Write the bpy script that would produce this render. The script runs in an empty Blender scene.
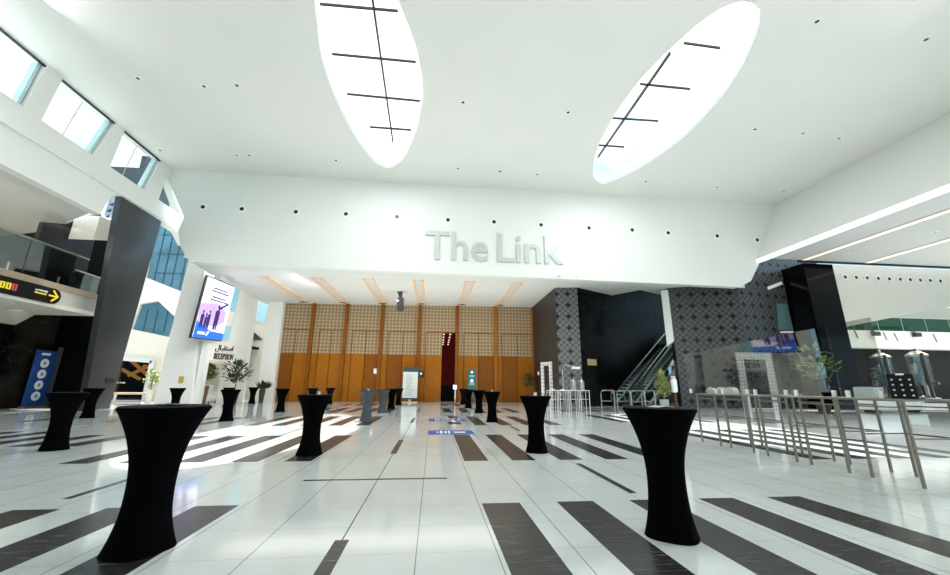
import bpy, bmesh, math, random
from mathutils import Vector, Matrix
random.seed(7)
C = bpy.context.scene.collection
PI = math.pi
# ------------------------------------------------------------------ camera model
F, PT, RO, YA, H = 385.0, math.radians(14.4), math.radians(-0.45), math.radians(5.9), 1.3
def _w(cx, dn, fw=0.0):
    f = fw * math.cos(PT) + dn * math.sin(PT)
    return Vector((cx * math.cos(YA) + f * math.sin(YA), -cx * math.sin(YA) + f * math.cos(YA), fw * math.sin(PT) - dn * math.cos(PT)))
def ray(u, v):
    x, y = (u - 475) / F, (v - 287.5) / F
    c, s = math.cos(RO), math.sin(RO)
    return _w(c * x - s * y, s * x + c * y, 1.0)
EYE = Vector((0, 0, H))
def on(u, v, n, d):                       # point of the view line on the plane n.p = d
    n = Vector(n); r = ray(u, v)
    return EYE + r * ((d - n.dot(EYE)) / n.dot(r))
def fl(u, v, z=0.0): return on(u, v, (0, 0, 1), z)
def atY(u, v, Y): return on(u, v, (0, 1, 0), Y)
def atX(u, v, X): return on(u, v, (1, 0, 0), X)
cd = bpy.data.cameras.new('camera'); cam = bpy.data.objects.new('camera', cd); C.objects.link(cam)
c_, s_ = math.cos(RO), math.sin(RO)
ex, ey, ez = _w(c_, s_), -_w(-s_, c_), -_w(0, 0, 1.0)
M = Matrix((ex, ey, ez)).transposed().to_4x4(); M.translation = EYE
cam.matrix_world = M
cd.sensor_width = 36; cd.sensor_fit = 'HORIZONTAL'; cd.lens = F / 950 * 36; cd.clip_end = 500; cd.clip_start = 0.05
bpy.context.scene.camera = cam

# ------------------------------------------------------------------ materials
def lin(c):
    return tuple(((x / 255) / 12.92 if x / 255 <= 0.04045 else ((x / 255 + 0.055) / 1.055) ** 2.4) for x in c) + (1,)
class NT:
    def __init__(s, m): s.t = m.node_tree; s.n = s.t.nodes; s.l = s.t.links
    def add(s, kind, **kw):
        o = s.n.new(kind)
        for k, v in kw.items(): setattr(o, k, v)
        return o
    def math(s, op, a, b=None, clamp=False):
        o = s.n.new('ShaderNodeMath'); o.operation = op; o.use_clamp = clamp
        for i, x in enumerate((a, b)):
            if x is None: continue
            if isinstance(x, (int, float)): o.inputs[i].default_value = x
            else: s.l.new(x, o.inputs[i])
        return o.outputs[0]
    def mix(s, f, a, b):
        o = s.n.new('ShaderNodeMix'); o.data_type = 'RGBA'
        for i, x in ((0, f), (6, a), (7, b)):
            if isinstance(x, (int, float, tuple)): o.inputs[i].default_value = x
            else: s.l.new(x, o.inputs[i])
        return o.outputs[2]
    def coord(s, which='Object', scale=(1, 1, 1)):
        t = s.n.new('ShaderNodeTexCoord'); m = s.n.new('ShaderNodeMapping'); m.inputs['Scale'].default_value = scale
        s.l.new(t.outputs[which], m.inputs['Vector']); return m.outputs[0]
    def noise(s, vec, scale, detail=3, rough=.5):
        o = s.n.new('ShaderNodeTexNoise'); o.inputs['Scale'].default_value = scale; o.inputs['Detail'].default_value = detail
        o.inputs['Roughness'].default_value = rough; s.l.new(vec, o.inputs['Vector']); return o.outputs['Fac']
    def ramp(s, f, stops):
        o = s.n.new('ShaderNodeValToRGB'); e = o.color_ramp.elements
        while len(e) < len(stops): e.new(.5)
        for q, (p, c) in zip(e, stops): q.position = p; q.color = c
        s.l.new(f, o.inputs[0]); return o.outputs[0]
def mat(name, col, rough=.5, metal=0.0, emit=None, es=0.0, spec=.5, noise=0.0, nscale=6, alpha=None, bump=0.0):
    m = bpy.data.materials.new(name); m.use_nodes = True; t = NT(m); b = t.n['Principled BSDF']
    c = lin(col); b.inputs['Base Color'].default_value = c
    b.inputs['Roughness'].default_value = rough; b.inputs['Metallic'].default_value = metal
    b.inputs['Specular IOR Level'].default_value = spec
    if emit: b.inputs['Emission Color'].default_value = lin(emit); b.inputs['Emission Strength'].default_value = es
    if noise:
        f = t.noise(t.coord(), nscale, 4)
        lo = tuple(x * (1 - noise) for x in c[:3]) + (1,); hi = tuple(min(1, x * (1 + noise)) for x in c[:3]) + (1,)
        t.l.new(t.ramp(f, [(.3, lo), (.7, hi)]), b.inputs['Base Color'])
        if bump:
            bn = t.add('ShaderNodeBump'); bn.inputs['Strength'].default_value = bump; t.l.new(f, bn.inputs['Height']); t.l.new(bn.outputs[0], b.inputs['Normal'])
    return m
def glassmat(name, tint=(225, 240, 236), refl=.1, rough=.02, dens=0.0, fres=True, refcol=(255, 255, 255)):
    m = bpy.data.materials.new(name); m.use_nodes = True; t = NT(m); t.n.remove(t.n['Principled BSDF'])
    tr = t.add('ShaderNodeBsdfTransparent'); tr.inputs[0].default_value = lin(tint)
    gl = t.add('ShaderNodeBsdfGlossy'); gl.inputs['Roughness'].default_value = rough; gl.inputs[0].default_value = lin(refcol)
    mx = t.add('ShaderNodeMixShader')
    lw = t.add('ShaderNodeLayerWeight'); lw.inputs[0].default_value = .25
    f = t.math('ADD', t.math('MULTIPLY', lw.outputs['Fresnel'], .5 if fres else 0), refl, clamp=True)
    t.l.new(f, mx.inputs[0]); t.l.new(tr.outputs[0], mx.inputs[1]); t.l.new(gl.outputs[0], mx.inputs[2])
    t.l.new(mx.outputs[0], t.n['Material Output'].inputs[0]); return m
def wood(name, a, b, sc=(3, 3, .35)):
    m = mat(name, a, .45, spec=.12); t = NT(m); p = t.n['Principled BSDF']
    f = t.noise(t.coord('Object', sc), 5, 5, .6)
    t.l.new(t.ramp(f, [(.3, lin(a)), (.7, lin(b))]), p.inputs['Base Color']); return m
def lattice(name, back, line, hi, cell, rough=.4, lw=.1, dot=.3, spec=.5, mul=1):
    """diagonal ribbons crossing round dark or light eyes, in metres along the wall"""
    m = mat(name, back, rough, spec=spec); t = NT(m); p = t.n['Principled BSDF']
    uv = t.coord('UV', (1 / cell,) * 3); sx = t.add('ShaderNodeSeparateXYZ'); t.l.new(uv, sx.inputs[0])
    def tri(x): return t.math('ABSOLUTE', t.math('SUBTRACT', t.math('FRACT', x), .5))
    a, b = tri(sx.outputs[0]), tri(sx.outputs[1])
    u2, v2 = t.math('ADD', sx.outputs[0], sx.outputs[1]), t.math('SUBTRACT', sx.outputs[0], sx.outputs[1])
    d1 = t.math('GREATER_THAN', t.math('MAXIMUM', tri(t.math('MULTIPLY', u2, mul)), tri(t.math('MULTIPLY', v2, mul))), .5 - lw)
    d2 = t.math('GREATER_THAN', t.math('MAXIMUM', tri(t.math('MULTIPLY', sx.outputs[0], 2 * mul)), tri(t.math('MULTIPLY', sx.outputs[1], 2 * mul))), .5 - lw)
    r = t.math('SQRT', t.math('ADD', t.math('POWER', a, 2), t.math('POWER', b, 2)))
    eye = t.math('LESS_THAN', r, dot)
    ln = t.math('MAXIMUM', d1, t.math('MULTIPLY', d2, .6))
    c = t.mix(ln, lin(back), lin(line)); c = t.mix(eye, c, lin(hi))
    t.l.new(c, p.inputs['Base Color']); return m
def marble(name, base, vein, amount=.04, rough=.08, scale=.6, tile=None):
    m = mat(name, base, rough, spec=.16); t = NT(m); p = t.n['Principled BSDF']
    v = t.coord('UV'); n1 = t.noise(v, scale, 6, .65)
    nv = t.add('ShaderNodeTexNoise'); nv.inputs['Scale'].default_value = 1.1; nv.inputs['Detail'].default_value = 4; t.l.new(v, nv.inputs['Vector'])
    vm = t.add('ShaderNodeVectorMath', operation='MULTIPLY_ADD'); t.l.new(nv.outputs['Color'], vm.inputs[0]); vm.inputs[1].default_value = (.9, .9, .9); t.l.new(v, vm.inputs[2])
    w = t.add('ShaderNodeTexVoronoi', feature='DISTANCE_TO_EDGE'); w.inputs['Scale'].default_value = .75; t.l.new(vm.outputs[0], w.inputs['Vector'])
    f = t.ramp(w.outputs['Distance'], [(0, (1, 1, 1, 1)), (amount, (0, 0, 0, 1))])
    g = t.math('MULTIPLY', f, t.ramp(n1, [(.4, (0, 0, 0, 1)), (.7, (1, 1, 1, 1))]))
    c = t.mix(g, t.mix(t.math('MULTIPLY', t.ramp(t.noise(v, .35, 2), [(.45, (0, 0, 0, 1)), (.6, (1, 1, 1, 1))]), .3), lin(base), lin(vein)), lin(vein))
    if tile:
        sx = t.add('ShaderNodeSeparateXYZ'); t.l.new(v, sx.inputs[0])
        k = None
        for i, s in enumerate(tile):
            e = t.math('LESS_THAN', t.math('FRACT', t.math('DIVIDE', sx.outputs[i], s)), .02 / s)
            k = e if k is None else t.math('MAXIMUM', k, e)
        c = t.mix(t.math('MULTIPLY', k, .35), c, lin(vein))
    t.l.new(c, p.inputs['Base Color']); return m

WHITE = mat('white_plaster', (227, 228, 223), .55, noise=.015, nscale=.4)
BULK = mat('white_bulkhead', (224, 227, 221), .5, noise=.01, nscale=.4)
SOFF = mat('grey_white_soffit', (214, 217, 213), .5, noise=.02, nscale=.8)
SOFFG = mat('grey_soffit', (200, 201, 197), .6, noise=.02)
OFFW = mat('warm_white', (226, 222, 210), .5, noise=.02)
GREYW = mat('mid_grey_wall', (64, 64, 61), .6, noise=.06, nscale=.7)
BLACKF = mat('black_stretch_cloth', (5, 5, 6), .9, spec=.03, noise=.3, nscale=40)
BLACKT = mat('black_cloth_top', (5, 5, 6), .75, spec=.1)
GRANB = mat('black_granite', (6, 6, 6), .1, noise=.5, nscale=3, spec=.2)
DARKG = mat('dark_grey_cladding', (52, 53, 56), .3, noise=.1, nscale=1.5)
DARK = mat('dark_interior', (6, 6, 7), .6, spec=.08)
DBROWN = mat('dark_brown_panel', (34, 25, 19), .4, noise=.3)
STEEL = mat('brushed_steel', (176, 172, 160), .28, metal=1.0)
STEELD = mat('dull_bronze_steel', (134, 127, 114), .4, metal=.6)
WMETAL = mat('white_metal', (220, 222, 218), .35)
BLACKM = mat('black_metal', (16, 16, 17), .35)
BEIGE = mat('beige_stone_edge', (165, 148, 124), .5, noise=.08)
OAK = wood('orange_oak', (138, 82, 10), (164, 102, 22))
OAKD = wood('dark_oak', (112, 64, 10), (138, 82, 18))
TANL = lattice('tan_fretwork', (156, 137, 108), (126, 105, 76), (190, 174, 146), .3, rough=.5, lw=.1, dot=.2, spec=.15)
BLKL = lattice('black_fretwork', (16, 16, 17), (84, 86, 88), (2, 2, 2), .84, rough=.3, lw=.13, dot=.17, mul=2, spec=.25)
BLKL2 = lattice('silver_black_fretwork', (18, 18, 19), (104, 106, 108), (3, 3, 3), .84, rough=.3, lw=.16, dot=.17, mul=2, spec=.25)
MARB = marble('black_veined_marble', (14, 13, 13), (74, 67, 60), .018, .12, .6, tile=(2.2, 1.55))
MARB2 = marble('black_polished_marble', (8, 9, 9), (46, 48, 48), .03, .3, .6, tile=(2.2, 2.2)); MARB2.node_tree.nodes['Principled BSDF'].inputs['Specular IOR Level'].default_value = .03  # grey patches beside the veins are painted-in soft reflections
MARB3 = marble('charcoal_granite', (44, 45, 46), (66, 66, 66), .03, .25, .6, tile=(2.4, 1.5))
GLASS = glassmat('clear_glass', (232, 242, 240), .05)
SKYG = glassmat('skylight_glass', (250, 252, 252), .02, fres=False)
WING = glassmat('window_glass', (238, 246, 248), .03, fres=False)
BALG = glassmat('balustrade_glass', (188, 204, 200), .1)
TANKG = glassmat('dispenser_glass', (240, 244, 243), .06, fres=False)
GREENG = glassmat('green_balustrade_glass', (128, 168, 146), .03, fres=False)
SNEEZE = glassmat('guard_glass', (222, 225, 223), .085, .01, fres=False)
BLUEG = mat('blue_tinted_glazing', (74, 112, 128), .08, noise=.45, nscale=.3, emit=(96, 142, 158), es=.3)
BLUEL = mat('pale_blue_glazing', (150, 190, 205), .08, emit=(150, 195, 212), es=.4)
STRIP = mat('warm_light_strip', (214, 174, 130), .5, emit=(236, 190, 144), es=.22)
STRIPW = mat('cool_light_strip', (240, 246, 255), .5, emit=(226, 236, 250), es=.8)
STRIPT = mat('thin_warm_strip', (250, 232, 205), .5, emit=(252, 232, 204), es=1.0)
LENS = mat('dark_lens', (14, 15, 15), .2)
RIM = mat('pale_trim', (236, 238, 234), .4)
RED = mat('dark_red_wall', (84, 20, 18), .6, emit=(88, 20, 18), es=.3)  # faint emission added to lighten the hall walls
REDL = mat('hall_light', (255, 220, 200), .5, emit=(255, 214, 196), es=3)
BLUE = mat('banner_blue', (26, 66, 128), .5)
FBLUE = mat('floor_sticker_blue', (34, 74, 146), .5, spec=.2)
SWHITE = mat('sticker_white', (226, 232, 238), .45)
LEAF = mat('leaf_green', (74, 98, 44), .55, noise=.35, nscale=9)
LEAFL = mat('pale_leaf', (140, 156, 92), .55, noise=.25, nscale=9)
LEAFD = mat('dark_leaf', (42, 60, 34), .55, noise=.3, nscale=9)
BARK = mat('bark', (104, 78, 56), .8, noise=.2)
POTW = mat('white_pot', (214, 214, 208), .4)
POTD = mat('dark_pot', (48, 44, 40), .5)
YELL = mat('sign_yellow', (236, 208, 40), .5, emit=(236, 208, 40), es=.35)
REDP = mat('sign_red', (206, 70, 70), .5, emit=(206, 70, 70), es=.2)
SIGNB = mat('sign_black', (14, 16, 15), .6, spec=.2)
TEAL = mat('sign_teal', (10, 74, 70), .4, emit=(10, 84, 78), es=.15)
PAPER = mat('printed_paper', (196, 204, 200), .6)
INK = mat('pale_ink', (128, 138, 138), .6)
PORC = mat('white_porcelain', (238, 240, 238), .2)
SCRW = mat('screen_white', (240, 232, 244), .3, emit=(240, 230, 246), es=.85)
SCRB = mat('screen_blue', (28, 96, 200), .3, emit=(30, 98, 205), es=.8)
SCRN = mat('screen_navy', (30, 26, 84), .3, emit=(36, 30, 96), es=.6)
SCRP = mat('screen_lilac', (176, 150, 214), .3, emit=(180, 154, 218), es=.7)
SCRT = mat('screen_teal', (118, 168, 186), .3, emit=(118, 168, 186), es=.6)
PURP = mat('screen_purple', (92, 78, 150), .3, emit=(92, 80, 156), es=.35)
LETT = mat('pale_silver_letters', (190, 197, 191), .35, metal=.12)
BRONZE = mat('bronze_letters', (66, 58, 44), .4, metal=.3)
GOLD = mat('golden_timber', (150, 104, 40), .5, emit=(170, 112, 36), es=.4)  # emission added so the lounge beams show in the dark
SKIN = mat('warm_pale_panel', (214, 190, 168), .5)  # plain warm pale colour for lintel and easel panel

# ------------------------------------------------------------------ geometry helpers
class MB:
    def __init__(s): s.bm = bmesh.new()
    def face(s, pts):
        return s.bm.faces.new([s.bm.verts.new(p) for p in pts])
    def quad(s, pts): s.face(pts); return s
    def prism(s, pts, vec):
        vec = Vector(vec); a = [s.bm.verts.new(p) for p in pts]; b = [s.bm.verts.new(Vector(p) + vec) for p in pts]; n = len(a)
        s.bm.faces.new(a); s.bm.faces.new(b[::-1])
        for i in range(n): s.bm.faces.new((a[i], b[i], b[(i + 1) % n], a[(i + 1) % n]))
        return s
    def holed(s, outer, holes, vec):
        """flat polygon with holes, thickened by vec"""
        bm = s.bm; vec = Vector(vec); loops = []
        for lp in [outer] + holes:
            loops.append([bm.verts.new(p) for p in lp])
        ed = [bm.edges.new((l[i], l[(i + 1) % len(l)])) for l in loops for i in range(len(l))]
        g = bmesh.ops.triangle_fill(bm, use_beauty=True, use_dissolve=False, edges=ed)
        fs = [f for f in g['geom'] if isinstance(f, bmesh.types.BMFace)]
        mp = {}
        for l in loops:
            for v in l: mp[v] = bm.verts.new(v.co + vec)
        for f in fs: bm.faces.new([mp[v] for v in f.verts][::-1])
        for l in loops:
            for i in range(len(l)):
                a, b = l[i], l[(i + 1) % len(l)]; bm.faces.new((a, mp[a], mp[b], b))
        return s
    def box(s, x0, x1, y0, y1, z0, z1):
        return s.prism([(x0, y0, z0), (x1, y0, z0), (x1, y1, z0), (x0, y1, z0)], (0, 0, z1 - z0))
    def rbox(s, x0, x1, y0, y1, z0, z1, r=.02, seg=2):
        b = bmesh.new(); bmesh.ops.create_cube(b, size=1)
        for v in b.verts: v.co = Vector(((x0 + x1) / 2 + v.co.x * (x1 - x0), (y0 + y1) / 2 + v.co.y * (y1 - y0), (z0 + z1) / 2 + v.co.z * (z1 - z0)))
        bmesh.ops.bevel(b, geom=list(b.edges), offset=r, segments=seg, affect='EDGES', profile=.5)
        return s.merge(b)
    def merge(s, b):
        me = bpy.data.meshes.new('t'); b.to_mesh(me); b.free(); s.bm.from_mesh(me); bpy.data.meshes.remove(me); return s
    def tube(s, path, r, n=8):
        path = [Vector(p) for p in path]; rings = []
        for i, p in enumerate(path):
            d = (path[min(i + 1, len(path) - 1)] - path[max(i - 1, 0)]).normalized()
            a = d.cross(Vector((0, 0, 1)) if abs(d.z) < .95 else Vector((1, 0, 0))).normalized(); b = d.cross(a)
            rr = r[i] if isinstance(r, (list, tuple)) else r
            rings.append([s.bm.verts.new(p + (a * math.cos(2 * PI * k / n) + b * math.sin(2 * PI * k / n)) * rr) for k in range(n)])
        for i in range(len(rings) - 1):
            for k in range(n): s.bm.faces.new((rings[i][k], rings[i][(k + 1) % n], rings[i + 1][(k + 1) % n], rings[i + 1][k]))
        s.bm.faces.new(rings[0]); s.bm.faces.new(rings[-1][::-1]); return s
    def bar(s, a, b, w, h=None):
        a, b = Vector(a), Vector(b); d = (b - a).normalized(); h = h or w
        u = d.cross(Vector((0, 0, 1)) if abs(d.z) < .95 else Vector((0, 1, 0))).normalized(); v = d.cross(u)
        q = [a + u * w / 2 * i + v * h / 2 * j for i, j in ((-1, -1), (1, -1), (1, 1), (-1, 1))]
        return s.prism(q, b - a)
    def lathe(s, prof, n=32, cx=0, cy=0, fn=None):
        rings = []
        for r, z in prof:
            rings.append([s.bm.verts.new((cx + (r * (fn(2 * PI * k / n, z) if fn else 1)) * math.cos(2 * PI * k / n), cy + (r * (fn(2 * PI * k / n, z) if fn else 1)) * math.sin(2 * PI * k / n), z)) for k in range(n)])
        for i in range(len(rings) - 1):
            for k in range(n): s.bm.faces.new((rings[i][k], rings[i][(k + 1) % n], rings[i + 1][(k + 1) % n], rings[i + 1][k]))
        s.bm.faces.new(rings[0][::-1]); s.bm.faces.new(rings[-1]); return s
    def disc(s, c, nrm, r, n=20, depth=.02):
        nrm = Vector(nrm).normalized(); a = nrm.orthogonal().normalized(); b = nrm.cross(a); c = Vector(c)
        return s.prism([c + (a * math.cos(2 * PI * k / n) + b * math.sin(2 * PI * k / n)) * r for k in range(n)], nrm * depth)
    def obj(s, name, m, parent=None, org=None, smooth=None, kind=None, label=None, cat=None, group=None):
        bm = s.bm
        bmesh.ops.recalc_face_normals(bm, faces=bm.faces)
        if org is not None: bmesh.ops.translate(bm, verts=bm.verts, vec=-Vector(org))
        uv = bm.loops.layers.uv.new('UVMap'); o3 = Vector(org) if org is not None else Vector()
        for f in bm.faces:
            n = f.normal
            t = Vector((1, 0, 0)) if abs(n.z) > .8 else Vector((-n.y, n.x, 0)).normalized()
            if t.x < -.01 or (abs(t.x) <= .01 and t.y < 0): t = -t
            for l in f.loops:
                p = l.vert.co + o3; l[uv].uv = (p.dot(t), p.y if abs(n.z) > .8 else p.z)
        me = bpy.data.meshes.new(name); bm.to_mesh(me); bm.free()
        for x in (m if isinstance(m, (list, tuple)) else [m]): me.materials.append(x)
        if smooth:
            for p in me.polygons: p.use_smooth = True
            try: me.set_sharp_from_angle(angle=math.radians(smooth))
            except Exception: pass
        o = bpy.data.objects.new(name, me); C.objects.link(o)
        if org is not None: o.location = org
        if parent: o.parent = parent
        tag(o, label, cat, group, kind); return o
def tag(o, label=None, cat=None, group=None, kind=None):
    for k, v in (('label', label), ('category', cat), ('group', group), ('kind', kind)):
        if v: o[k] = v
    return o
def thing(name, label, cat, loc=(0, 0, 0), rz=0, group=None, kind=None):
    o = bpy.data.objects.new(name, None); C.objects.link(o); o.location = loc; o.rotation_euler = (0, 0, rz); o.empty_display_size = .1
    return tag(o, label, cat, group, kind)
def struct(name, m, mb, parent=None): return mb.obj(name, m, parent, kind='structure')
def sroot(name): return thing(name, None, None, kind='structure')
def kids(o): return [c for c in C.objects if c.parent == o]
def dup(o, loc=None, rz=None, label=None, group=None, scale=None, parent=None, _ch=None):
    r = o.copy(); C.objects.link(r)
    if parent: r.parent = parent
    if loc is not None: r.location = loc
    if rz is not None: r.rotation_euler = (0, 0, rz)
    if scale is not None: r.scale = scale
    if label: r['label'] = label
    if group: r['group'] = group
    for ch in list(o.children): dup(ch, parent=r)
    return r
def text_mb(body, size, ext, align='LEFT', bold=0):
    cu = bpy.data.curves.new('t', 'FONT'); cu.offset = bold; cu.body = body; cu.size = size; cu.extrude = ext; cu.align_x = align; cu.resolution_u = 4
    o = bpy.data.objects.new('t', cu); C.objects.link(o)
    dg = bpy.context.evaluated_depsgraph_get(); dg.update()
    me = bpy.data.meshes.new_from_object(o.evaluated_get(dg))
    mb = MB(); mb.bm.from_mesh(me); bpy.data.objects.remove(o); bpy.data.meshes.remove(me); return mb
def fit_text(body, corners, ext=.01, bold=0):
    """text laid on the parallelogram lower-left, lower-right, upper-left"""
    mb = text_mb(body, 1, 0.5, bold=bold); ll, lr, ul = [Vector(p) for p in corners]
    xs = [v.co.x for v in mb.bm.verts]; ys = [v.co.y for v in mb.bm.verts]; x0, x1, y0, y1 = min(xs), max(xs), min(ys), max(ys)
    U, V = lr - ll, ul - ll; N = U.cross(V).normalized()
    for v in mb.bm.verts:
        v.co = ll + U * ((v.co.x - x0) / (x1 - x0)) + V * ((v.co.y - y0) / (y1 - y0)) + N * (v.co.z * 2 * ext)
    return mb

# ------------------------------------------------------------------ FLOOR
def build_floor():
    bands = []
    R = [(.60, 1.04), (1.48, 1.92), (2.37, 2.81), (3.25, 3.70), (4.15, 4.60)]
    L = [(-2.56, -2.1), (-3.45, -3.0), (-4.37, -3.9), (-5.26, -4.81), (-6.15, -5.7)]
    for a, b in R: bands.append((a, b, -6, 4.86))
    for a, b in L[:3]: bands.append((a, b, -6, 5.0))
    for a, b in R: bands.append((a, b, 7.45, 11.3))
    for a, b in L: bands.append((a, b, 7.6, 11.3))
    for a, b in R[1:] + L: bands.append((a, b, 14.0, 18.0)); bands.append((a, b, 20.5, 24.5)); bands.append((a, b, 27.5, 30.5))
    bands += [(.6, 1.04, 14.3, 15.3), (.7, 1.1, 16.9, 18.4), (.6, 1.04, 20.6, 24.6), (.6, 1.04, 28, 30)]
    for a, b in ((-9.75, -9.3), (-8.85, -8.4), (-7.95, -7.5)): bands.append((a, b, 9.6, 11.6)); bands.append((a, b, 14, 17.5))
    for a, b in ((-10.65, -10.2), (-11.55, -11.1), (-14.3, -13.85)): bands.append((a, b, 10.5, 12.5)); bands.append((a, b, 15.5, 18))
    for a, b in ((7.25, 7.7), (8.15, 8.6), (9.05, 9.5), (9.95, 10.4), (10.85, 11.3)): bands.append((a, b, 7.2, 12.3)); bands.append((a, b, 15, 19)); bands.append((a, b, 21.5, 25))
    bands += [(-.747, -.735, 3.88, 26), (-.80, -.68, .5, 3.88), (-.80, -.68, 8.3, 10.35), (-.80, -.68, 14.9, 16.9), (-.80, -.68, 21.3, 23.7), (-1.77, .25, 6.1, 6.18),
              (-4.24, -4.14, 5.4, 6.4), (2.53, 2.63, 5.15, 7.1), (2.6, 2.7, 12.2, 13.6), (-7.9, -7.8, 9.8, 11.1)]
    xs = sorted({round(v, 3) for b in bands for v in b[:2]} | {-45, 70}); ys = sorted({round(v, 3) for b in bands for v in b[2:]} | {-16, 60})
    bm = bmesh.new(); g = [[bm.verts.new((x, y, 0)) for y in ys] for x in xs]
    for i in range(len(xs) - 1):
        for j in range(len(ys) - 1):
            f = bm.faces.new((g[i][j], g[i + 1][j], g[i + 1][j + 1], g[i][j + 1]))
            cx, cy = (xs[i] + xs[i + 1]) / 2, (ys[j] + ys[j + 1]) / 2
            if any(a < cx < b and c < cy < d for a, b, c, d in bands): f.material_index = 1
    mb = MB(); mb.bm.free(); mb.bm = bm
    # white polished tile
    w = mat('white_marble_tile', (214, 220, 213), .07, spec=.5); t = NT(w); p = t.n['Principled BSDF']
    v = t.coord(); sx = t.add('ShaderNodeSeparateXYZ'); t.l.new(v, sx.inputs[0])
    def joint(x, off, s, wd):
        d = t.math('ABSOLUTE', t.math('SUBTRACT', t.math('FRACT', t.math('ADD', t.math('DIVIDE', t.math('ADD', x, off), s), .5)), .5))
        return t.math('LESS_THAN', d, wd / s)
    jx = joint(sx.outputs[0], .09, .65, .0045); jy = t.math('MULTIPLY', joint(sx.outputs[1], -4.19, .64, .004), .45)
    j = t.math('MAXIMUM', jx, jy)
    n = t.noise(v, .9, 5, .6); n2 = t.noise(v, .28, 2)
    base = t.ramp(n, [(.3, lin((196, 204, 202))), (.7, lin((209, 216, 215)))])
    base = t.mix(t.math('MULTIPLY', n2, .25), base, lin((198, 202, 199)))
    t.l.new(t.mix(t.math('MULTIPLY', j, .72), base, lin((70, 74, 70))), p.inputs['Base Color'])
    rg = t.ramp(n2, [(.3, (.05,) * 3 + (1,)), (.7, (.11,) * 3 + (1,))]); t.l.new(rg, p.inputs['Roughness'])
    k = mat('dark_grained_granite', (50, 50, 49), .25, spec=.22); t = NT(k); p = t.n['Principled BSDF']
    f = t.noise(t.coord('Object', (2.2, 26, 1)), 1.6, 6, .7)
    t.l.new(t.ramp(f, [(.33, lin((28, 28, 28))), (.55, lin((46, 46, 45))), (.68, lin((104, 104, 100)))]), p.inputs['Base Color'])
    o = mb.obj('floor', [w, k], kind='structure')
    return o
build_floor()

# ------------------------------------------------------------------ ROOM SHELL
ZC, XL, XR, YB = 14.5, -16.9, 24.8, 23.7
e1px = [(317, 25), (322, 60), (336, 100), (357, 140), (375, 162), (390, 168), (404, 158), (415, 135), (421, 110), (423, 85), (418, 55), (408, 25)]
e2px = [(741, 2), (755, 5), (760, 14), (756, 35), (740, 70), (715, 105), (680, 140), (640, 168), (610, 182), (599, 183), (593, 173), (597, 150), (613, 118), (640, 80), (680, 40), (715, 12)]
def smooth_loop(pts, sub=5):
    out = []; n = len(pts)
    for i in range(n):
        p0, p1, p2, p3 = (Vector(pts[(i + k - 1) % n]) for k in range(4))
        for s in range(sub):
            t = s / sub; out.append(.5 * ((2 * p1) + (p2 - p0) * t + (2 * p0 - 5 * p1 + 4 * p2 - p3) * t * t + (3 * p1 - p0 - 3 * p2 + p3) * t ** 3))
    return out
e1 = [fl(u, v, ZC) for u, v in e1px] + [Vector((-1.95, 10.2, ZC)), Vector((-2.55, 9.45, ZC)), Vector((-3.2, 9.3, ZC)), Vector((-3.95, 9.8, ZC)), Vector((-4.55, 10.8, ZC))]
e2 = [fl(u, v, ZC) for u, v in e2px]
E1, E2 = smooth_loop(e1), smooth_loop(e2)
struct('ceiling', WHITE, MB().holed([(XL - .45, -16, ZC), (XR, -16, ZC), (XR, YB, ZC), (XL - .45, YB, ZC)], [E1, E2], (0, 0, .22)))
def skylight(loop, spine, bars, lab):
    r = sroot(lab); r.location = sum(loop, Vector()) / len(loop); o = Vector(r.location)
    b = [p + Vector((0, 0, .5)) for p in loop]
    MB().prism([p - o for p in b], (0, 0, .02)).obj('glazing', SKYG, r)
    mid = sum(loop, Vector()) / len(loop)
    m = MB(); n = len(loop)
    ins = [p + (mid - p).normalized() * .08 for p in loop]
    for i in range(n):
        j = (i + 1) % n; z = Vector((0, 0, .3)); h = Vector((0, 0, .1))
        m.quad([loop[i] + z - o, loop[j] + z - o, ins[j] + z - o, ins[i] + z - o])
    m.obj('rim', WMETAL, r)
    (a, c) = [fl(u, v, ZC + .38) - o for u, v in spine]
    MB().bar(a, c, .07, .14).obj('spine_bar', BLACKM, r)
    for q in bars:
        a, c = [fl(u, v, ZC + .4) - o for u, v in q]; MB().bar(a, c, .05, .1).obj('cross_bar', BLACKM, r)
skylight(E1, ((371, -12), (393, 142)), (((320, 4), (398, 11)), ((332, 54), (416, 62)), ((347, 94), (420, 101)), ((370, 127), (411, 130))), 'window_11')
skylight(E2, ((670, 53), (598, 157)), (((684, 43), (720, 48)), ((640, 84), (690, 89)), ((612, 118), (658, 121)), ((597, 145), (624, 147))), 'window_12')

# bulkhead with the lettering
bl = [Vector((XL, YB, ZC)), Vector((XR, YB, ZC))] + [atY(u, v, YB) for u, v in ((759, 264), (751, 281), (740, 287), (190, 262), (180.5, 247), (178, 231), (184, 217), (167, 177))]
struct('wall_far_bulkhead', BULK, MB().prism(bl, (0, .5, 0)))
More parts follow.
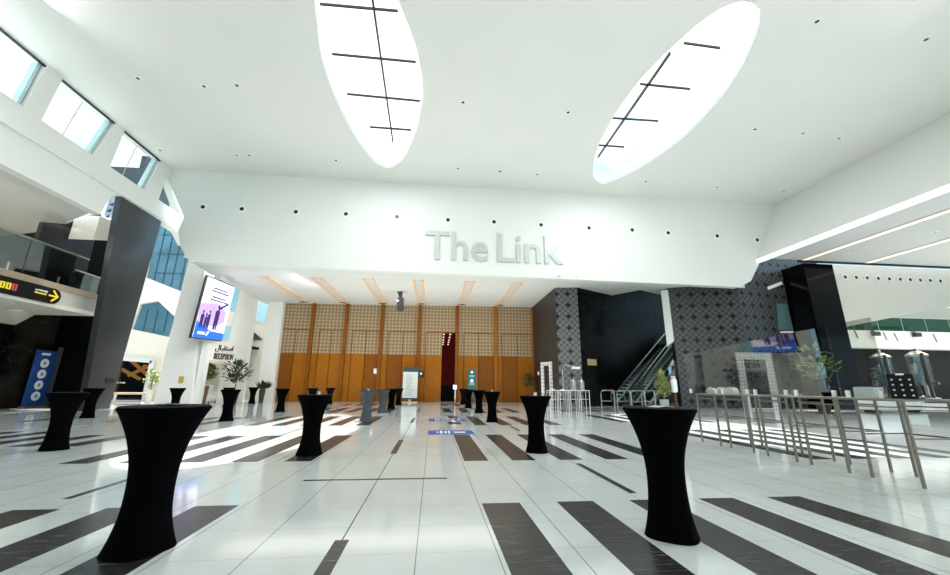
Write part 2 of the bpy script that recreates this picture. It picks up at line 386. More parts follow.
# right sloped fascia
A = [atY(775, 205, YB), fl(950, 113, ZC), Vector((XR, -16, ZC))]
lo = [atY(757, 259, YB), atX(950, 180, 22.6), Vector((22.5, -16, 10.15))]
lo[1].z = 10.1; lo[0].z = 10.15
up0 = Vector((XR, YB, ZC)); up1 = Vector((XR, -16, ZC))
struct('wall_right_fascia', WHITE, MB().prism([up0, up1, Vector((22.45, -16, 10.15)), Vector((22.45, YB, 10.15))], (.3, 0, .15)))
struct('trim_1', STRIPW, MB().box(22.4, 22.62, -16, YB - .05, 9.88, 10.13))
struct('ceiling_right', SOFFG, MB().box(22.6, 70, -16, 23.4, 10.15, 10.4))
struct('trim_2', BLACKM, MB().box(25.5, 70, 23.4, 23.55, 10.02, 10.4))
for i, x in enumerate((25.7, 30.7)):
    t = thing('ceiling_strip_light', 'thin warm linear light in the low side ceiling, ' + ('nearer the white fascia' if i == 0 else 'farther from the white fascia'), 'light', (x, 10, 10.07), group='linear lights in the low side ceiling')
    MB().box(-.12, .12, -22, 13.2, 0, .03).obj('diffuser', STRIPT, t); MB().box(-.16, .16, -22.1, 13.3, .03, .055).obj('housing', RIM, t)
# white wall on the right with the slanted edge
wp = [(830, 266), (952, 269), (980, 301), (950, 307), (900, 316), (850, 326), (838, 330)]
pts = [atY(u, v, 24.4) for u, v in wp]; pts[2] = Vector((48, 24.4, 7.6)); pts[1] = Vector((48, 24.4, 10.3)); pts[0].z = 10.3
struct('wall_right_upper', OFFW, MB().prism(pts, (0, .4, 0)))
# soffit beyond bulkhead
zs = 8.4
cut = [fl(u, v, zs) for u, v in ((577, 288.5), (612, 297), (640, 292), (663, 297), (668, 290))]
def zsf(x, y):
    k = min(1, max(0, (y - 23.9) / 1.6)); return (8.43 - .0175 * x) * (1 - k) + (8.36 + .012 * x) * k
fr = [Vector((-15.2 + k * 36.3 / 12, YB + .02, 0)) for k in range(13)]
bk = [Vector((22.6, 25.2, 0)), Vector((17.9, 27.2, 0))] + cut[3:0:-1] + [Vector((11.0, 27.2, 0)), Vector((9.3, 27.3, 0)), Vector((9.3, 31, 0)), Vector((9.3, 34.9, 0))] + [Vector((9 - k * 6, 34.9, 0)) for k in range(1, 4)] + [Vector((-14.9, 34.9, 0)), Vector((-14.9, 31, 0)), Vector((-14.4, 26, 0))]
lp_ = fr + bk
for p in lp_: p.z = 0
m = MB(); vs = [m.bm.verts.new(p) for p in lp_]
# inner points along the fold keep the surface even
ed = [m.bm.edges.new((vs[i], vs[(i + 1) % len(vs)])) for i in range(len(vs))]
bmesh.ops.triangle_fill(m.bm, use_beauty=True, edges=ed)
for y in (23.9, 24.7, 25.5, 28, 31):
    bmesh.ops.bisect_plane(m.bm, geom=m.bm.verts[:] + m.bm.edges[:] + m.bm.faces[:], plane_co=(0, y, 0), plane_no=(0, 1, 0))
for v in m.bm.verts: v.co.z = zsf(v.co.x, v.co.y)
g_ = bmesh.ops.extrude_face_region(m.bm, geom=m.bm.faces[:])
for v in [q for q in g_['geom'] if isinstance(q, bmesh.types.BMVert)]: v.co.z += .3
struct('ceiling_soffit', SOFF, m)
bm_bot = [Vector((x, YB, 8.43 - .0175 * x)) for x in (20.8, 12, 3, -6, -13.5)]
strips = [((260, 271), (312, 305)), ((313, 272), (350, 305)), ((365, 275), (387, 305)), ((418, 277), (422, 304)), ((472, 280), (461, 303)), ((522, 281), (499, 303))]
nth = ['first', 'second', 'third', 'fourth', 'fifth', 'sixth', 'seventh', 'eighth', 'ninth', 'tenth', 'eleventh', 'twelfth', 'thirteenth']
for i, x in enumerate((-11.3, -7.95, -4.62, -1.27, 2.33, 5.75)):
    t = thing('ceiling_trough_light', 'peach-lit recessed trough light in the soffit, %s counted from the reception wall' % nth[i], 'light', (x, 29.6, zsf(x, 29.6) - .07), group='trough lights in the soffit')
    MB().box(-.36, .36, -3.9, 3.9, .06, .1).obj('back_panel', SOFFG, t)
    for s in (-1, 1): MB().box(s * .3 - .06, s * .3 + .06, -3.95, 3.95, .0, .06).obj('glow_strip', STRIP, t)
    MB().box(-.4, .4, 3.95, 4.02, -.02, .1).obj('end_plate', OAKD, t)

# left upper wall with clerestory windows (plane x = XL)
win = [[(0, 22), (48, 65), (27, 108), (0, 92)], [(63, 78), (116, 122), (94, 157), (41, 122)], [(125, 130), (160, 165), (145, 191), (110, 167)], [(167.5, 178), (184, 217), (159, 200)]]
W = [[atX(u, v, XL) for u, v in w] for w in win]
W[0] = [Vector((XL, 9.6, 14.44)), Vector((XL, 15.45, 14.44)), Vector((XL, 15.2, 12.15)), Vector((XL, 8.9, 12.15))]
for w in W[1:3]:
    for p in w: p.z = 14.44 if p.z > 13.5 else 12.1
W[3] = [Vector((XL, 23.35, 13.85)), Vector((XL, 25.2, 12.1)), Vector((XL, 23.15, 12.1))]
W.append([Vector((XL, 2.5, 14.44)), Vector((XL, 8.7, 14.44)), Vector((XL, 8.0, 12.15)), Vector((XL, 2.0, 12.15))])
out = [Vector((XL, -16, 14.6)), Vector((XL, 26.3, 14.6)), Vector((XL, 26.3, 10.3)), Vector((XL, 25.35, 10.92)), Vector((XL, 20.1, 11.0)), Vector((XL, 19.67, 9.5)), Vector((XL, -16, 9.5))]
struct('wall_left_clerestory', WHITE, MB().holed(out, W, (-.45, 0, 0)))
for i, w in enumerate(W):
    r = sroot('window_%d' % (i + 1))
    MB().prism([p + Vector((-.4, 0, 0)) for p in w], (-.03, 0, 0)).obj('pane', WING, r)
    top = w[:2]
    if len(w) == 4:
        MB().bar(w[0] + Vector((-.05, .0, -.03)), w[1] + Vector((-.05, 0, -.03)), .1, .07).obj('head_bar', BLACKM, r)
        a, b = (w[0] + w[1]) / 2, (w[2] + w[3]) / 2
        MB().bar(a + Vector((-.4, 0, 0)), b + Vector((-.4, 0, 0)), .03).obj('mullion', STEEL, r)
        MB().bar(w[1] + Vector((-.3, -.1, 0)), w[2] + Vector((-.3, -.1, 0)), .25, .12).obj('jamb', mat('pale_blue_jamb', (196, 218, 220), .4), r)
# a ledge line below the windows
struct('trim_3', WHITE, MB().box(XL, XL + .12, -16, 25.3, 11.0, 11.25))
# outside roof boxes seen through the clerestory
MB().prism([(-24, 15, 11.5), (-24, 24, 11.5), (-24, 24, 14.4), (-24, 21.5, 14.6)], (-.4, 0, 0)).obj('roof_upstand', WHITE, org=(-24, 20, 11.5), label='white roof slab seen outside through the high windows', cat='roof')
o_ = atX(146, 195, -19.5)
MB().prism([atX(u, v, -19.5) for u, v in ((104, 166), (144, 168), (147, 156), (156, 160), (147, 206), (140, 206))], (-.3, 0, 0)).obj('roof_parapet', DARKG, org=o_, label='dark roof parapet outside behind the third high window', cat='roof')
o_ = atX(165, 205, -19)
MB().prism([atX(u, v, -19) for u, v in ((150, 206), (165, 184), (170, 208))], (-.3, 0, 0)).obj('roof_gable', DARKG, org=o_, label='dark roof gable outside behind the small triangular window', cat='roof')
MB().bar((-28, 13.0, 15.8), (-28, 16.5, 15.6), .12, .12).obj('roof_rail', BLACKM, org=(-28, 14.7, 15.6), label='thin dark roof rail outside behind the high windows', cat='rail')

# ------------------------------------------------------------------ LEFT SIDE: column, mezzanine, marble
def poly(pts, vec, name, m, **k): return MB().prism(pts, vec).obj(name, m, **k)
cD = [(XL, 20.6, 10.98), (XL, 23.75, 10.95), (XL, 23.1, 0), (XL, 21.55, 0)]
struct('column_dark_clad', DARKG, MB().prism([Vector(p) for p in cD], (-.3, 0, 0)))
MB().box(-.02, .02, -.3, .3, -.12, .12).obj('wall_socket', BLACKM, org=(0, 0, 0), label='small black socket box low on the dark clad column', cat='socket').location = (XL + .03, 22.7, 1.45)
# mezzanine deck
XM = -18.5
m = MB(); m.prism([(XM, -16, 5.75), (XM, 20.7, 5.75), (XM, 22.8, 5.75), (XM, 22.8, 4.85), (XM, -16, 4.85)], (-8, 0, .0)); struct('mezzanine_slab', OFFW, m)
struct('trim_4', BEIGE, MB().box(XM - .05, XM + .06, -16, 22.85, 5.74, 6.03))
struct('wall_mezzanine_back', MARB3, MB().prism([atX(u, v, -19.6) for u, v in ((44, 222), (66, 224), (92, 215), (101.5, 214), (86, 275), (30, 262))], (-.2, 0, 0)))
struct('wall_mezzanine_far', OFFW, MB().box(-32, -31.8, -16, 27, 5.8, 9.5))
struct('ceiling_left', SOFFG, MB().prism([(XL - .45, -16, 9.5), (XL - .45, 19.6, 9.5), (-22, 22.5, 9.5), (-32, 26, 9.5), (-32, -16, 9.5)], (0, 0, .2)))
struct('trim_5', BLACKM, MB().box(-19.6, -19.45, -10, 16.2, 9.42, 9.52))
g = thing('glass_balustrade', 'long grey glass balustrade with steel handrail along the mezzanine edge', 'balustrade', (XM, 14, 6.03))
for k in range(7):
    y1 = 20.9 - 14 - k * 2.35; MB().box(-.01, .01, y1 - 2.3, y1, 0, 1.62).obj('glass_panel', BALG, g)
MB().tube([(0, -10, 1.66), (0, 7.6, 1.66)], .05).obj('handrail', STEEL, g)
for k in range(3): MB().box(-.04, .02, 6.3 - k * 2.35 - .03, 6.3 - k * 2.35 + .03, -.05, .35).obj('clamp', STEEL, g)
g2 = thing('glass_balustrade', 'short glass balustrade returning at the mezzanine corner by the dark column', 'balustrade', (XM - .2, 22.2, 6.03))
MB().box(-.01, .01, -.9, .6, 0, .95).obj('glass_panel', BALG, g2); MB().tube([(0, -.95, .98), (0, .75, .98)], .035).obj('handrail', STEEL, g2)
# sloped white underside and marble wall
XQ = -22
mp = [atX(u, v, XQ) for u, v in ((0, 326), (15, 325), (44, 310), (65, 309), (33, 409))]
mp[4].z = 0; low = Vector((XQ, 8, 0)); topn = Vector((XQ, 8, mp[0].z))
struct('wall_left_marble', MARB, MB().prism([topn] + mp + [low], (-.4, 0, 0)))
struct('wall_left_dark', DBROWN, MB().box(-27, -26.7, 20, 26.8, 0, 9.5))
sf = [Vector((XM, 8, 4.85)), Vector((XM, 20.7, 4.85)), mp[3] + Vector((.02, 0, 0)), mp[2] + Vector((.02, 0, 0)), mp[1] + Vector((.02, 0, 0)), topn + Vector((.02, 0, 0))]
m = MB()
q0 = [Vector((XM, 8, 4.86)), Vector((XM, 18.4, 4.86)), Vector((XM, 20.2, 4.86)), Vector((XM, 21.0, 4.86))]
q1 = [topn, mp[1], mp[2], mp[3]]
for i in range(3): m.quad([q0[i], q0[i + 1], q1[i + 1] + Vector((.01, 0, 0)), q1[i] + Vector((.01, 0, 0))])
struct('ceiling_mezzanine_underside', OFFW, m)
p = atX(15, 309, -19.5)
MB().disc((0, 0, 0), (0, .1, -1), .28, 20, .03).obj('flush_downlight', RIM, org=(0, 0, 0), label='flat round flush light under the white mezzanine slab', cat='light').location = (p.x, p.y, p.z - .06)
# way-finding sign
sg = thing('wayfinding_sign', 'long black directional sign with yellow arrow on the mezzanine edge', 'sign', (XM + .04, 15, 5.25))
def sY(u, v): q = atX(u, v, XM + .08); return q
h0, h1 = 5.0, 5.73
n = 10; rr = (h1 - h0) / 2; cy = 20.55 - rr
bp = [(0, 9 - 15, h0 - 5.25), (0, cy - 15, h0 - 5.25)] + [(0, cy - 15 + rr * math.sin(PI * k / n), (h0 + rr) - 5.25 - rr * math.cos(PI * k / n)) for k in range(1, n)] + [(0, cy - 15, h1 - 5.25), (0, 9 - 15, h1 - 5.25)]
MB().prism([Vector(p) for p in bp], (.06, 0, 0)).obj('board', SIGNB, sg)
zc = (h0 + h1) / 2 - 5.25; ya = cy - 15
a = MB(); a.bar((.07, ya - .25, zc), (.07, ya + .2, zc), .02, .07); a.bar((.07, ya - .08, zc + .26), (.07, ya + .22, zc - .02), .02, .07); a.bar((.07, ya - .08, zc - .26), (.07, ya + .22, zc + .02), .02, .07)
a.obj('arrow', YELL, sg)
for k, (yy, mm) in enumerate(((18.37, REDP), (18.12, YELL), (17.87, YELL))):
    ic = MB().box(.06, .075, yy - 15 - .1, yy - 15 + .1, zc - .15, zc + .13).obj('pictogram_panel', mm, sg)
    q = MB(); q.box(.075, .08, yy - 15 - .02, yy - 15 + .02, zc - .1, zc + .02); q.disc((.075, yy - 15, zc + .06), (1, 0, 0), .03, 10, .005); q.obj('pictogram', SIGNB, ic)
for zz, mm, ln in ((zc + .13, SWHITE, .55), (zc + .0, YELL, .52)):
    q = MB(); yy = ya - .92
    while yy < ya - .92 + ln:
        wd = random.uniform(.04, .1); q.box(.06, .07, yy, yy + wd, zz - .035, zz + random.uniform(.02, .05)); yy += wd + .018
    q.obj('sign_lettering', mm, sg)
# banner by the marble wall
bq = [atX(u, v, -21.6) for u, v in ((47.5, 356), (59.5, 359), (46, 404), (33, 408))]
bx = thing('banner_stand', 'blue upright banner with four white circles beside the black marble wall', 'banner', (-21.4, 24.0, 0))
BY0, BY1, BH = -.62, .62, 3.05
MB().prism([(0, BY0, .1), (0, BY1, .1), (0, BY1, BH), (0, BY0, BH)], (.03, 0, 0)).obj('banner_panel', BLUE, bx)
MB().box(-.05, .06, BY1, BY1 + .22, 0, BH + .25).obj('grey_side_panel', GREYW, bx)
MB().box(-.12, .15, BY0, BY1, 0, .1).obj('base', STEELD, bx)
for k in range(4):
    zz = 2.35 - k * .58; d = MB().disc((.03, .0, zz), (1, 0, 0), .24, 24, .012).obj('circle', SWHITE, bx)
    MB().box(.042, .048, -.07, .07, zz - .08, zz + .08).obj('pictogram', INK, d)
q = MB(); q.box(.03, .036, -.3, .2, 2.78, 2.9); q.obj('heading', SWHITE, bx)
# upper bridge end with balustrade and hanging banner
struct('trim_6', OFFW, MB().prism([atX(u, v, -18.2) for u, v in ((100, 216), (127, 227), (120, 241), (93, 240))], (-1.2, 0, 0)))
g3 = thing('glass_balustrade', 'small glass balustrade on the white bridge end above the dark doorway', 'balustrade', tuple(atX(122, 226, -18.2)))
o = Vector(g3.location)
MB().prism([atX(u, v, -18.2) - o for u, v in ((118, 200), (131, 206), (126, 226), (113, 219))], (-.02, 0, 0)).obj('glass_panel', BALG, g3)
MB().tube([atX(112, 196, -18.2) - o, atX(132, 206, -18.2) - o], .04).obj('handrail', STEEL, g3)
hb = thing('hanging_banner', 'pale blue hanging banner with dark blue triangles beside the bridge balustrade', 'banner', tuple(atX(112, 215, -18.6)))
o = Vector(hb.location)
MB().prism([atX(u, v, -18.6) - o for u, v in ((113, 189), (120, 193), (112, 219), (104, 215))], (-.03, 0, 0)).obj('cloth', mat('pale_blue_cloth', (196, 218, 230), .6), hb)
for (u, v) in ((112, 204), (109.5, 210), (107.5, 216)):
    MB().prism([atX(a, b, -18.57) - o for a, b in ((u - 3, v + 1), (u + 2, v - 1.5), (u + 1, v + 2))], (.01, 0, 0)).obj('blue_mark', BLUE, hb)
MB().disc(atX(115, 193, -18.56) - o, (1, 0, 0), .13, 12, .02).obj('blue_emblem', BLUE, hb)
# dark block behind the bridge and dark beam
struct('wall_left_black', DARK, MB().prism([(-32, 24.9, 0), (-18.7, 24.9, 0), (-18.0, 24.9, 10.3), (-32, 24.9, 10.3)], (0, .3, 0)))

# ------------------------------------------------------------------ wall beyond the dark column (y = 34)
YW = 34.5
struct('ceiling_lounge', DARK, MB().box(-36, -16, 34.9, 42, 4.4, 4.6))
wo = [Vector((-30, YW, 0)), Vector((-16.2, YW, 0)), Vector((-16.2, YW, 15)), Vector((-30, YW, 15))]
def w34(l): return [atY(u, v, YW) for u, v in l]
hU = w34(((145, 277), (158, 215), (176, 222), (192, 262), (185, 293))); hL = w34(((131, 329), (140, 304), (158, 301), (175, 317), (169, 337)))
hD = w34(((117, 358), (154, 361), (147, 399.5), (108, 399.5)))
for p in hD[2:]: p.z = .03
hD[2].x = hD[1].x; 
struct('wall_far_left', OFFW, MB().holed(wo, [hU, hL, hD], (0, .4, 0)))
for i, hh in enumerate((hU, hL)):
    r = sroot('window_%d' % (7 + i))
    MB().prism([p + Vector((0, .25, 0)) for p in hh], (0, .05, 0)).obj('pane', BLUEG, r)
    x0, x1 = min(p.x for p in hh), max(p.x for p in hh); z0, z1 = min(p.z for p in hh), max(p.z for p in hh)
    k = 5 if i == 0 else 4
    for j in range(1, k):
        x = x0 + (x1 - x0) * j / k; MB().box(x - .03, x + .03, YW + .19, YW + .25, z0 + .4, z1 - .7).obj('mullion', mat('teal_mullion', (40, 84, 100), .4) if j == 1 and i == 0 else bpy.data.materials['teal_mullion'], r)
    if i == 0:
        for j in range(1, 4):
            z = z0 + (z1 - z0) * j / 4; MB().box(x0 + .5, x1 - .5, YW + .19, YW + .25, z - .04, z + .04).obj('transom', bpy.data.materials['teal_mullion'], r)
# dark room behind with golden timber screen
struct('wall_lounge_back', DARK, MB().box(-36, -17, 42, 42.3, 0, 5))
ts = thing('timber_screen', 'golden crossed timber screen in the dark lounge past the white frame', 'screen', (-26.0, 39.0, 0))
for (x0, z0, x1, z1) in ((-2.2, 3.8, .3, 1.8), (-1.6, 2.0, 1.2, 3.6), (-.6, 3.7, 2.2, 1.7), (-2.3, 2.6, -.6, 1.7), (.2, 3.6, 2.2, 2.9), (-.5, 2.9, 2.0, 2.0)):
    MB().bar((x0, 0, z0), (x1, .1, z1), .2, .25).obj('timber', GOLD, ts)
for x in (-2.3, 2.3): MB().box(x - .1, x + .1, -.1, .1, 0, 4.2).obj('post', OAKD, ts)
dr = sroot('door_8')
for a, b in ((0, 1), (1, 2)):
    MB().bar(hD[a] + Vector((0, -.06, 0)), hD[b] + Vector((0, -.06, 0)), .35).obj('door_frame', WMETAL, dr)
wt = thing('work_table', 'pale wooden table on white slanted frame near the dark lounge', 'table', (-19.6, 28.4, 0))
MB().box(-1.1, 1.1, -.5, .5, .62, .74).obj('table_top', mat('pale_wood', (200, 180, 150), .5), wt)
for s in (-1, 1): MB().bar((s * 1.0, 0, 0), (s * 1.0, 0, .62), .1).obj('leg', WMETAL, wt)
wf = thing('sign_easel', 'white slender easel frame standing by the dark column foot', 'easel', (-19.6, 26.2, 0))
for x in (-.05, .05): MB().bar((x * 6, 0, 0), (x * 4, .1, 2.1), .06).obj('leg', WMETAL, wf)
MB().bar((-.3, .06, 1.35), (.9, .06, 1.35), .07).obj('crossbar', WMETAL, wf); MB().rbox(-.32, -.08, .02, .08, 1.5, 2.2, .02).obj('panel', SKIN, wf)

# ------------------------------------------------------------------ white column, reception wall
cE = [atY(u, v, 25.5) for u, v in ((191, 250), (206, 258), (191, 402), (153.5, 402))]
cE[2].z = cE[3].z = 0
struct('column_white', WHITE, MB().prism(cE, (0, .9, 0)))
NR = Vector((1, .12, 0)); DR = NR.dot(Vector((-14.0, 25.7, 0)))
def rw(u, v, off=0.0): return on(u, v, NR, DR + off)
def rwp(Y, z, off=0.0): return Vector((-14.0 - .12 * (Y - 25.7) + off, Y, z))
ro = [rwp(25.7, 0), rwp(33.4, 0), rwp(33.4, 8.6), rwp(25.7, 8.6)]
oh = [rw(200.5, 359), rw(221, 362.5)]
o_y0, o_y1, o_z = 26.3, 28.6, 3.0
oh = [rwp(26.25, .02), rwp(29.2, .02), rwp(29.2, 2.65), rwp(26.25, 2.65)]
struct('wall_reception', WHITE, MB().holed(ro, [oh], (-.35, 0, 0)))
struct('wall_reception_end', SOFF, MB().prism([rwp(33.4, 0), rwp(33.4, 8.6), rwp(34.0, 8.6, -.1), rwp(34.0, 0, -.1)], (-.3, 0, 0)))
struct('wall_reception_room', mat('warm_grey_room', (150, 140, 128), .6, noise=.1), MB().prism([(-16.3, 27.9, 0), (-20.6, 35.0, 0), (-20.6, 35.0, 5), (-16.3, 27.9, 5)], (.2, .15, 0)))
struct('ceiling_reception_room', OFFW, MB().prism([(-16.2, 27.6, 3.3), (-14.75, 26.6, 3.3), (-15.4, 33.6, 3.3), (-19.7, 33.6, 3.3)], (0, 0, .15)))
MB().prism([rwp(26.2, 2.62, .02), rwp(29.3, 2.62, .02), rwp(29.3, 2.78, .02), rwp(26.2, 2.78, .02)], (.03, 0, 0)).obj('door_lintel', SKIN, sroot('door_9'))
MB().prism([rwp(30.3, 2.75, .02), rwp(31.1, 2.75, .02), rwp(31.1, 2.95, .02), rwp(30.3, 2.95, .02)], (.03, 0, 0)).obj('door_sign', TEAL, label='small teal door sign on the reception wall', cat='sign')
# RECEPTION lettering, two scripts
lt = thing('reception_sign', 'bronze RECEPTION lettering in Arabic and Latin above the reception opening', 'sign', tuple(rwp(28.5, 4.0)))
o = Vector(lt.location)
fit_text('RECEPTION', [rw(213.5, 359, .03) - o, rw(232.5, 360, .03) - o, rw(214.8, 352.8, .03) - o], .02).obj('latin_lettering', BRONZE, lt)
fit_text('\uFEDD\uFE8E\uFE92\uFED8\uFE98\uFEB3\u0627', [rw(215, 351.6, .03) - o, rw(232.5, 352.6, .03) - o, rw(216.5, 344.5, .03) - o], .02).obj('arabic_lettering', BRONZE, lt)
# LED screen
sp = [rw(u, v, .3) for u, v in ((208, 276.5), (234.5, 287.5), (221.5, 340.5), (192, 337))]
ls = thing('wall_mounted_screen', 'large lit LED screen with black edge on the reception wall', 'screen', tuple(sum(sp, Vector()) / 4)); o = Vector(ls.location)
NN = (sp[1] - sp[0]).cross(sp[3] - sp[0]).normalized()
if NN.dot(EYE - sp[0]) < 0: NN = -NN
def S(a, b, off): return sp[3] + (sp[2] - sp[3]) * a + (sp[0] - sp[3]) * b + ((sp[1] - sp[0]) - (sp[2] - sp[3])) * a * b + NN * off - o
def spoly(pts, off, name, m, par=ls): return MB().prism([S(a, b, off) for a, b in pts], NN * .015).obj(name, m, par)
MB().prism([S(a, b, -.02) for a, b in ((-.03, -.015), (1.0, -.015), (1.0, 1.02), (-.03, 1.02))], NN * -.09).obj('casing', BLACKM, ls)
face = spoly(((0, 0), (1, 0), (1, 1), (0, 1)), 0, 'display', SCRW)
spoly(((0, 0), (1, 0), (1, .12), (.5, .13), (.0, .26)), .02, 'blue_wave', SCRB, face)
spoly(((0, .26), (.25, .2), (.6, .22), (.9, .3), (.9, .5), (.5, .62), (0, .55)), .012, 'lilac_haze', SCRP, face)
for (a, w, h) in ((.12, .1, .28), (.24, .08, .24), (.33, .09, .3), (.58, .16, .42)):
    b0 = .16
    spoly(((a - w * .3, b0), (a + w * .1, b0), (a + w * .12, b0 + h * .4), (a + w * .3, b0), (a + w * .5, b0), (a + w * .55, b0 + h * .75), (a + w * .2, b0 + h * .85), (a - w * .4, b0 + h * .75)), .03, 'figure', SCRN, face)
    MB().disc(S(a + w * .1, b0 + h * .95, .03), NN, .09 if w < .12 else .13, 12, .015).obj('figure_head', SCRN, face)
spoly(((.62, .5), (.92, .64), (.9, .67), (.6, .54)), .032, 'raised_arm', SCRN, face)
for k, (b, w) in enumerate(((.84, .55), (.79, .66), (.69, .5), (.64, .6), (.57, .36))):
    q = MB(); a = .5 - w / 2 + .04
    while a < .5 + w / 2:
        da = random.uniform(.02, .06); q.prism([S(x, y, .02) for x, y in ((a, b), (a + da, b), (a + da, b + .028), (a, b + .028))], NN * .01); a += da + .016
    q.obj('text_line', SCRN if k < 4 else SCRP, face)
q = MB(); q.prism([S(a, b, .036) for a, b in ((.1, .06), (.32, .06), (.32, .1), (.1, .1))], NN * .01); q.prism([S(a, b, .036) for a, b in ((.36, .05), (.4, .05), (.46, .12), (.4, .12))], NN * .01); q.obj('logo', SCRW, face)
lp = [rw(u, v, .12) for u, v in ((222, 280), (240, 290), (229, 340), (212, 340))]
s2 = thing('rear_light_panel', 'pale blue light panel on the wall just behind the LED screen', 'panel', tuple(lp[2])); o = Vector(s2.location)
MB().prism([p - o for p in lp], NR * -.1).obj('panel', SCRT, s2)
MB().prism([rw(u, v, .14) - o for u, v in ((227, 310), (234, 312), (231, 326), (223, 326))], NR * .02).obj('white_patch', OFFW, s2)

# back corner between reception and oak wall
struct('wall_far_corner', OFFW, MB().box(-22, -13.2, 37.5, 37.8, 0, 9))
r = sroot('window_9'); MB().prism([atY(u, v, 37.4) for u, v in ((259, 299), (269, 306), (264, 324), (255, 320))], (0, -.06, 0)).obj('pane', BLUEL, r)
MB().prism([atY(u, v, 37.35) for u, v in ((253, 331), (263, 340), (250, 340))], (0, -.06, 0)).obj('dark_pane', mat('dark_teal', (30, 60, 66), .3), r)
cF = [atY(u, v, 34.0) for u, v in ((268, 306), (283, 306), (272.5, 401), (256, 401))]
for p in cF[:2]: p.z = 8.5
for p in cF[2:]: p.z = 0
struct('column_white_corner', WHITE, MB().prism(cF, (0, .7, 0)))

# ------------------------------------------------------------------ OAK WALL with six bays
YO = 34.5; ZT, ZL, ZD = 8.45, 3.93, 5.9
posts = [-13.2, -10.55, -7.75, -4.68, -1.4, 1.97, 5.43, 8.95]
for i in range(7):
    x0, x1 = posts[i], posts[i + 1]; r = sroot('door_%d' % (i + 1) if i < 7 else 'door')
    dx0 = x0 + .62 if i else x0 + .1; dx1 = x1 - .12; mid = (dx0 + dx1) / 2
    opening = (i == 4)
    MB().box(x0, x1, YO, YO + .25, ZD + .03, ZT).obj('fretwork_panel', TANL, r)
    MB().box(x0, dx0, YO, YO + .25, ZL, ZD + .03).obj('fretwork_panel', TANL, r)
    MB().box(x0, dx0, YO - .02, YO + .25, 0, ZL).obj('oak_panel', OAK, r)
    MB().box(dx1, x1, YO, YO + .25, ZL, ZD + .03).obj('fretwork_panel', TANL, r); MB().box(dx1, x1, YO - .02, YO + .25, 0, ZL).obj('oak_panel', OAK if i % 2 else OAKD, r)
    leaves = [(dx0 + .02, mid - .025), (mid + .025, dx1 - .02)]
    if opening: leaves = [(dx0 + .02, .66)]
    for j, (a, b) in enumerate(leaves):
        lf = MB().box(a, b, YO + .03, YO + .12, 0.02, ZL).obj('door_leaf', OAK if (i + j) % 3 else OAKD, r)
        MB().box(a, b, YO + .04, YO + .12, ZL, ZD).obj('fretwork_inset', TANL, lf)
    MB().box(dx0 - .03, dx1, YO - .03, YO + .1, ZD, ZD + .07).obj('door_head', OAKD, r)
    MB().box(dx0 - .03, dx0 + .02, YO - .02, YO + .1, 0, ZD).obj('door_jamb', OAKD, r)
for i, x in enumerate(posts): struct('trim_%d' % (10 + i), OAKD if i < 6 else OAK, MB().box(x - .13, x + .13, YO - .28, YO + .05, 0, ZT))
struct('wall_oak_backing', DARK, MB().box(-13.5, .3, YO + .2, YO + .3, 0, 8.7)); struct('wall_oak_backing_right', DARK, MB().box(2.05, 9.3, YO + .2, YO + .3, 0, 8.7))  # added dark sheets behind the leaves, keep sky out of the gaps
# dark red hall behind the open leaf
hall = [(-2.5, 38.9)]
struct('wall_hall_back', RED, MB().box(-1.5, 5, 50, 50.2, 0, 6.3)); struct('wall_hall_left', RED, MB().box(-1.6, -1.5, 34.8, 50, 0, 6.3)); struct('wall_hall_right', RED, MB().box(5, 5.1, 34.8, 50, 0, 6.3))
struct('ceiling_hall', RED, MB().box(-1.6, 5.1, 34.8, 50.2, 6.2, 6.4))
for k in range(2):
    for j in range(5):
        x, y = .86 + k * .62 + .035 * j, 37.4 + j * 2.3
        MB().disc((0, 0, 0), (0, 0, -1), .075, 10, .05).obj('hall_ceiling_light', REDL, label='small light inside the dark red hall, %s row, %s from the doorway' % ('inner' if k == 0 else 'outer', nth[j]), cat='light', group='lights in the dark red hall').location = (x, y, 6.18)
struct('trim_20', DARK, MB().box(.7, 1.9, 36, 36.4, 0, 1.35))

# ------------------------------------------------------------------ BLACK BLOCKS on the right
pa, pb, pc, pd = (8.9, 34.4), (8.78, 27.0), (10.4, 26.8), (24.5, 35.35)
struct('wall_black_fretwork_left', lattice('fine_black_fretwork', (20, 20, 21), (66, 64, 62), (8, 8, 8), .7, .4, .11, .15, mul=2, spec=.2), MB().prism([(pa[0], pa[1], 0), (pb[0], pb[1], 0), (pb[0], pb[1], 9), (pa[0], pa[1], 9)], (.3, .05, 0)))
struct('wall_black_fretwork_front', BLKL2, MB().prism([(pb[0], pb[1], 0), (pc[0], pc[1], 0), (pc[0], pc[1], 9), (pb[0], pb[1], 9)], (.02, .3, 0)))
struct('wall_black_polished', MARB2, MB().prism([(pc[0], pc[1], 0), (pd[0], pd[1], 0), (pd[0], pd[1], 11.5), (pc[0], pc[1], 11.5)], (-.2, .3, 0)))
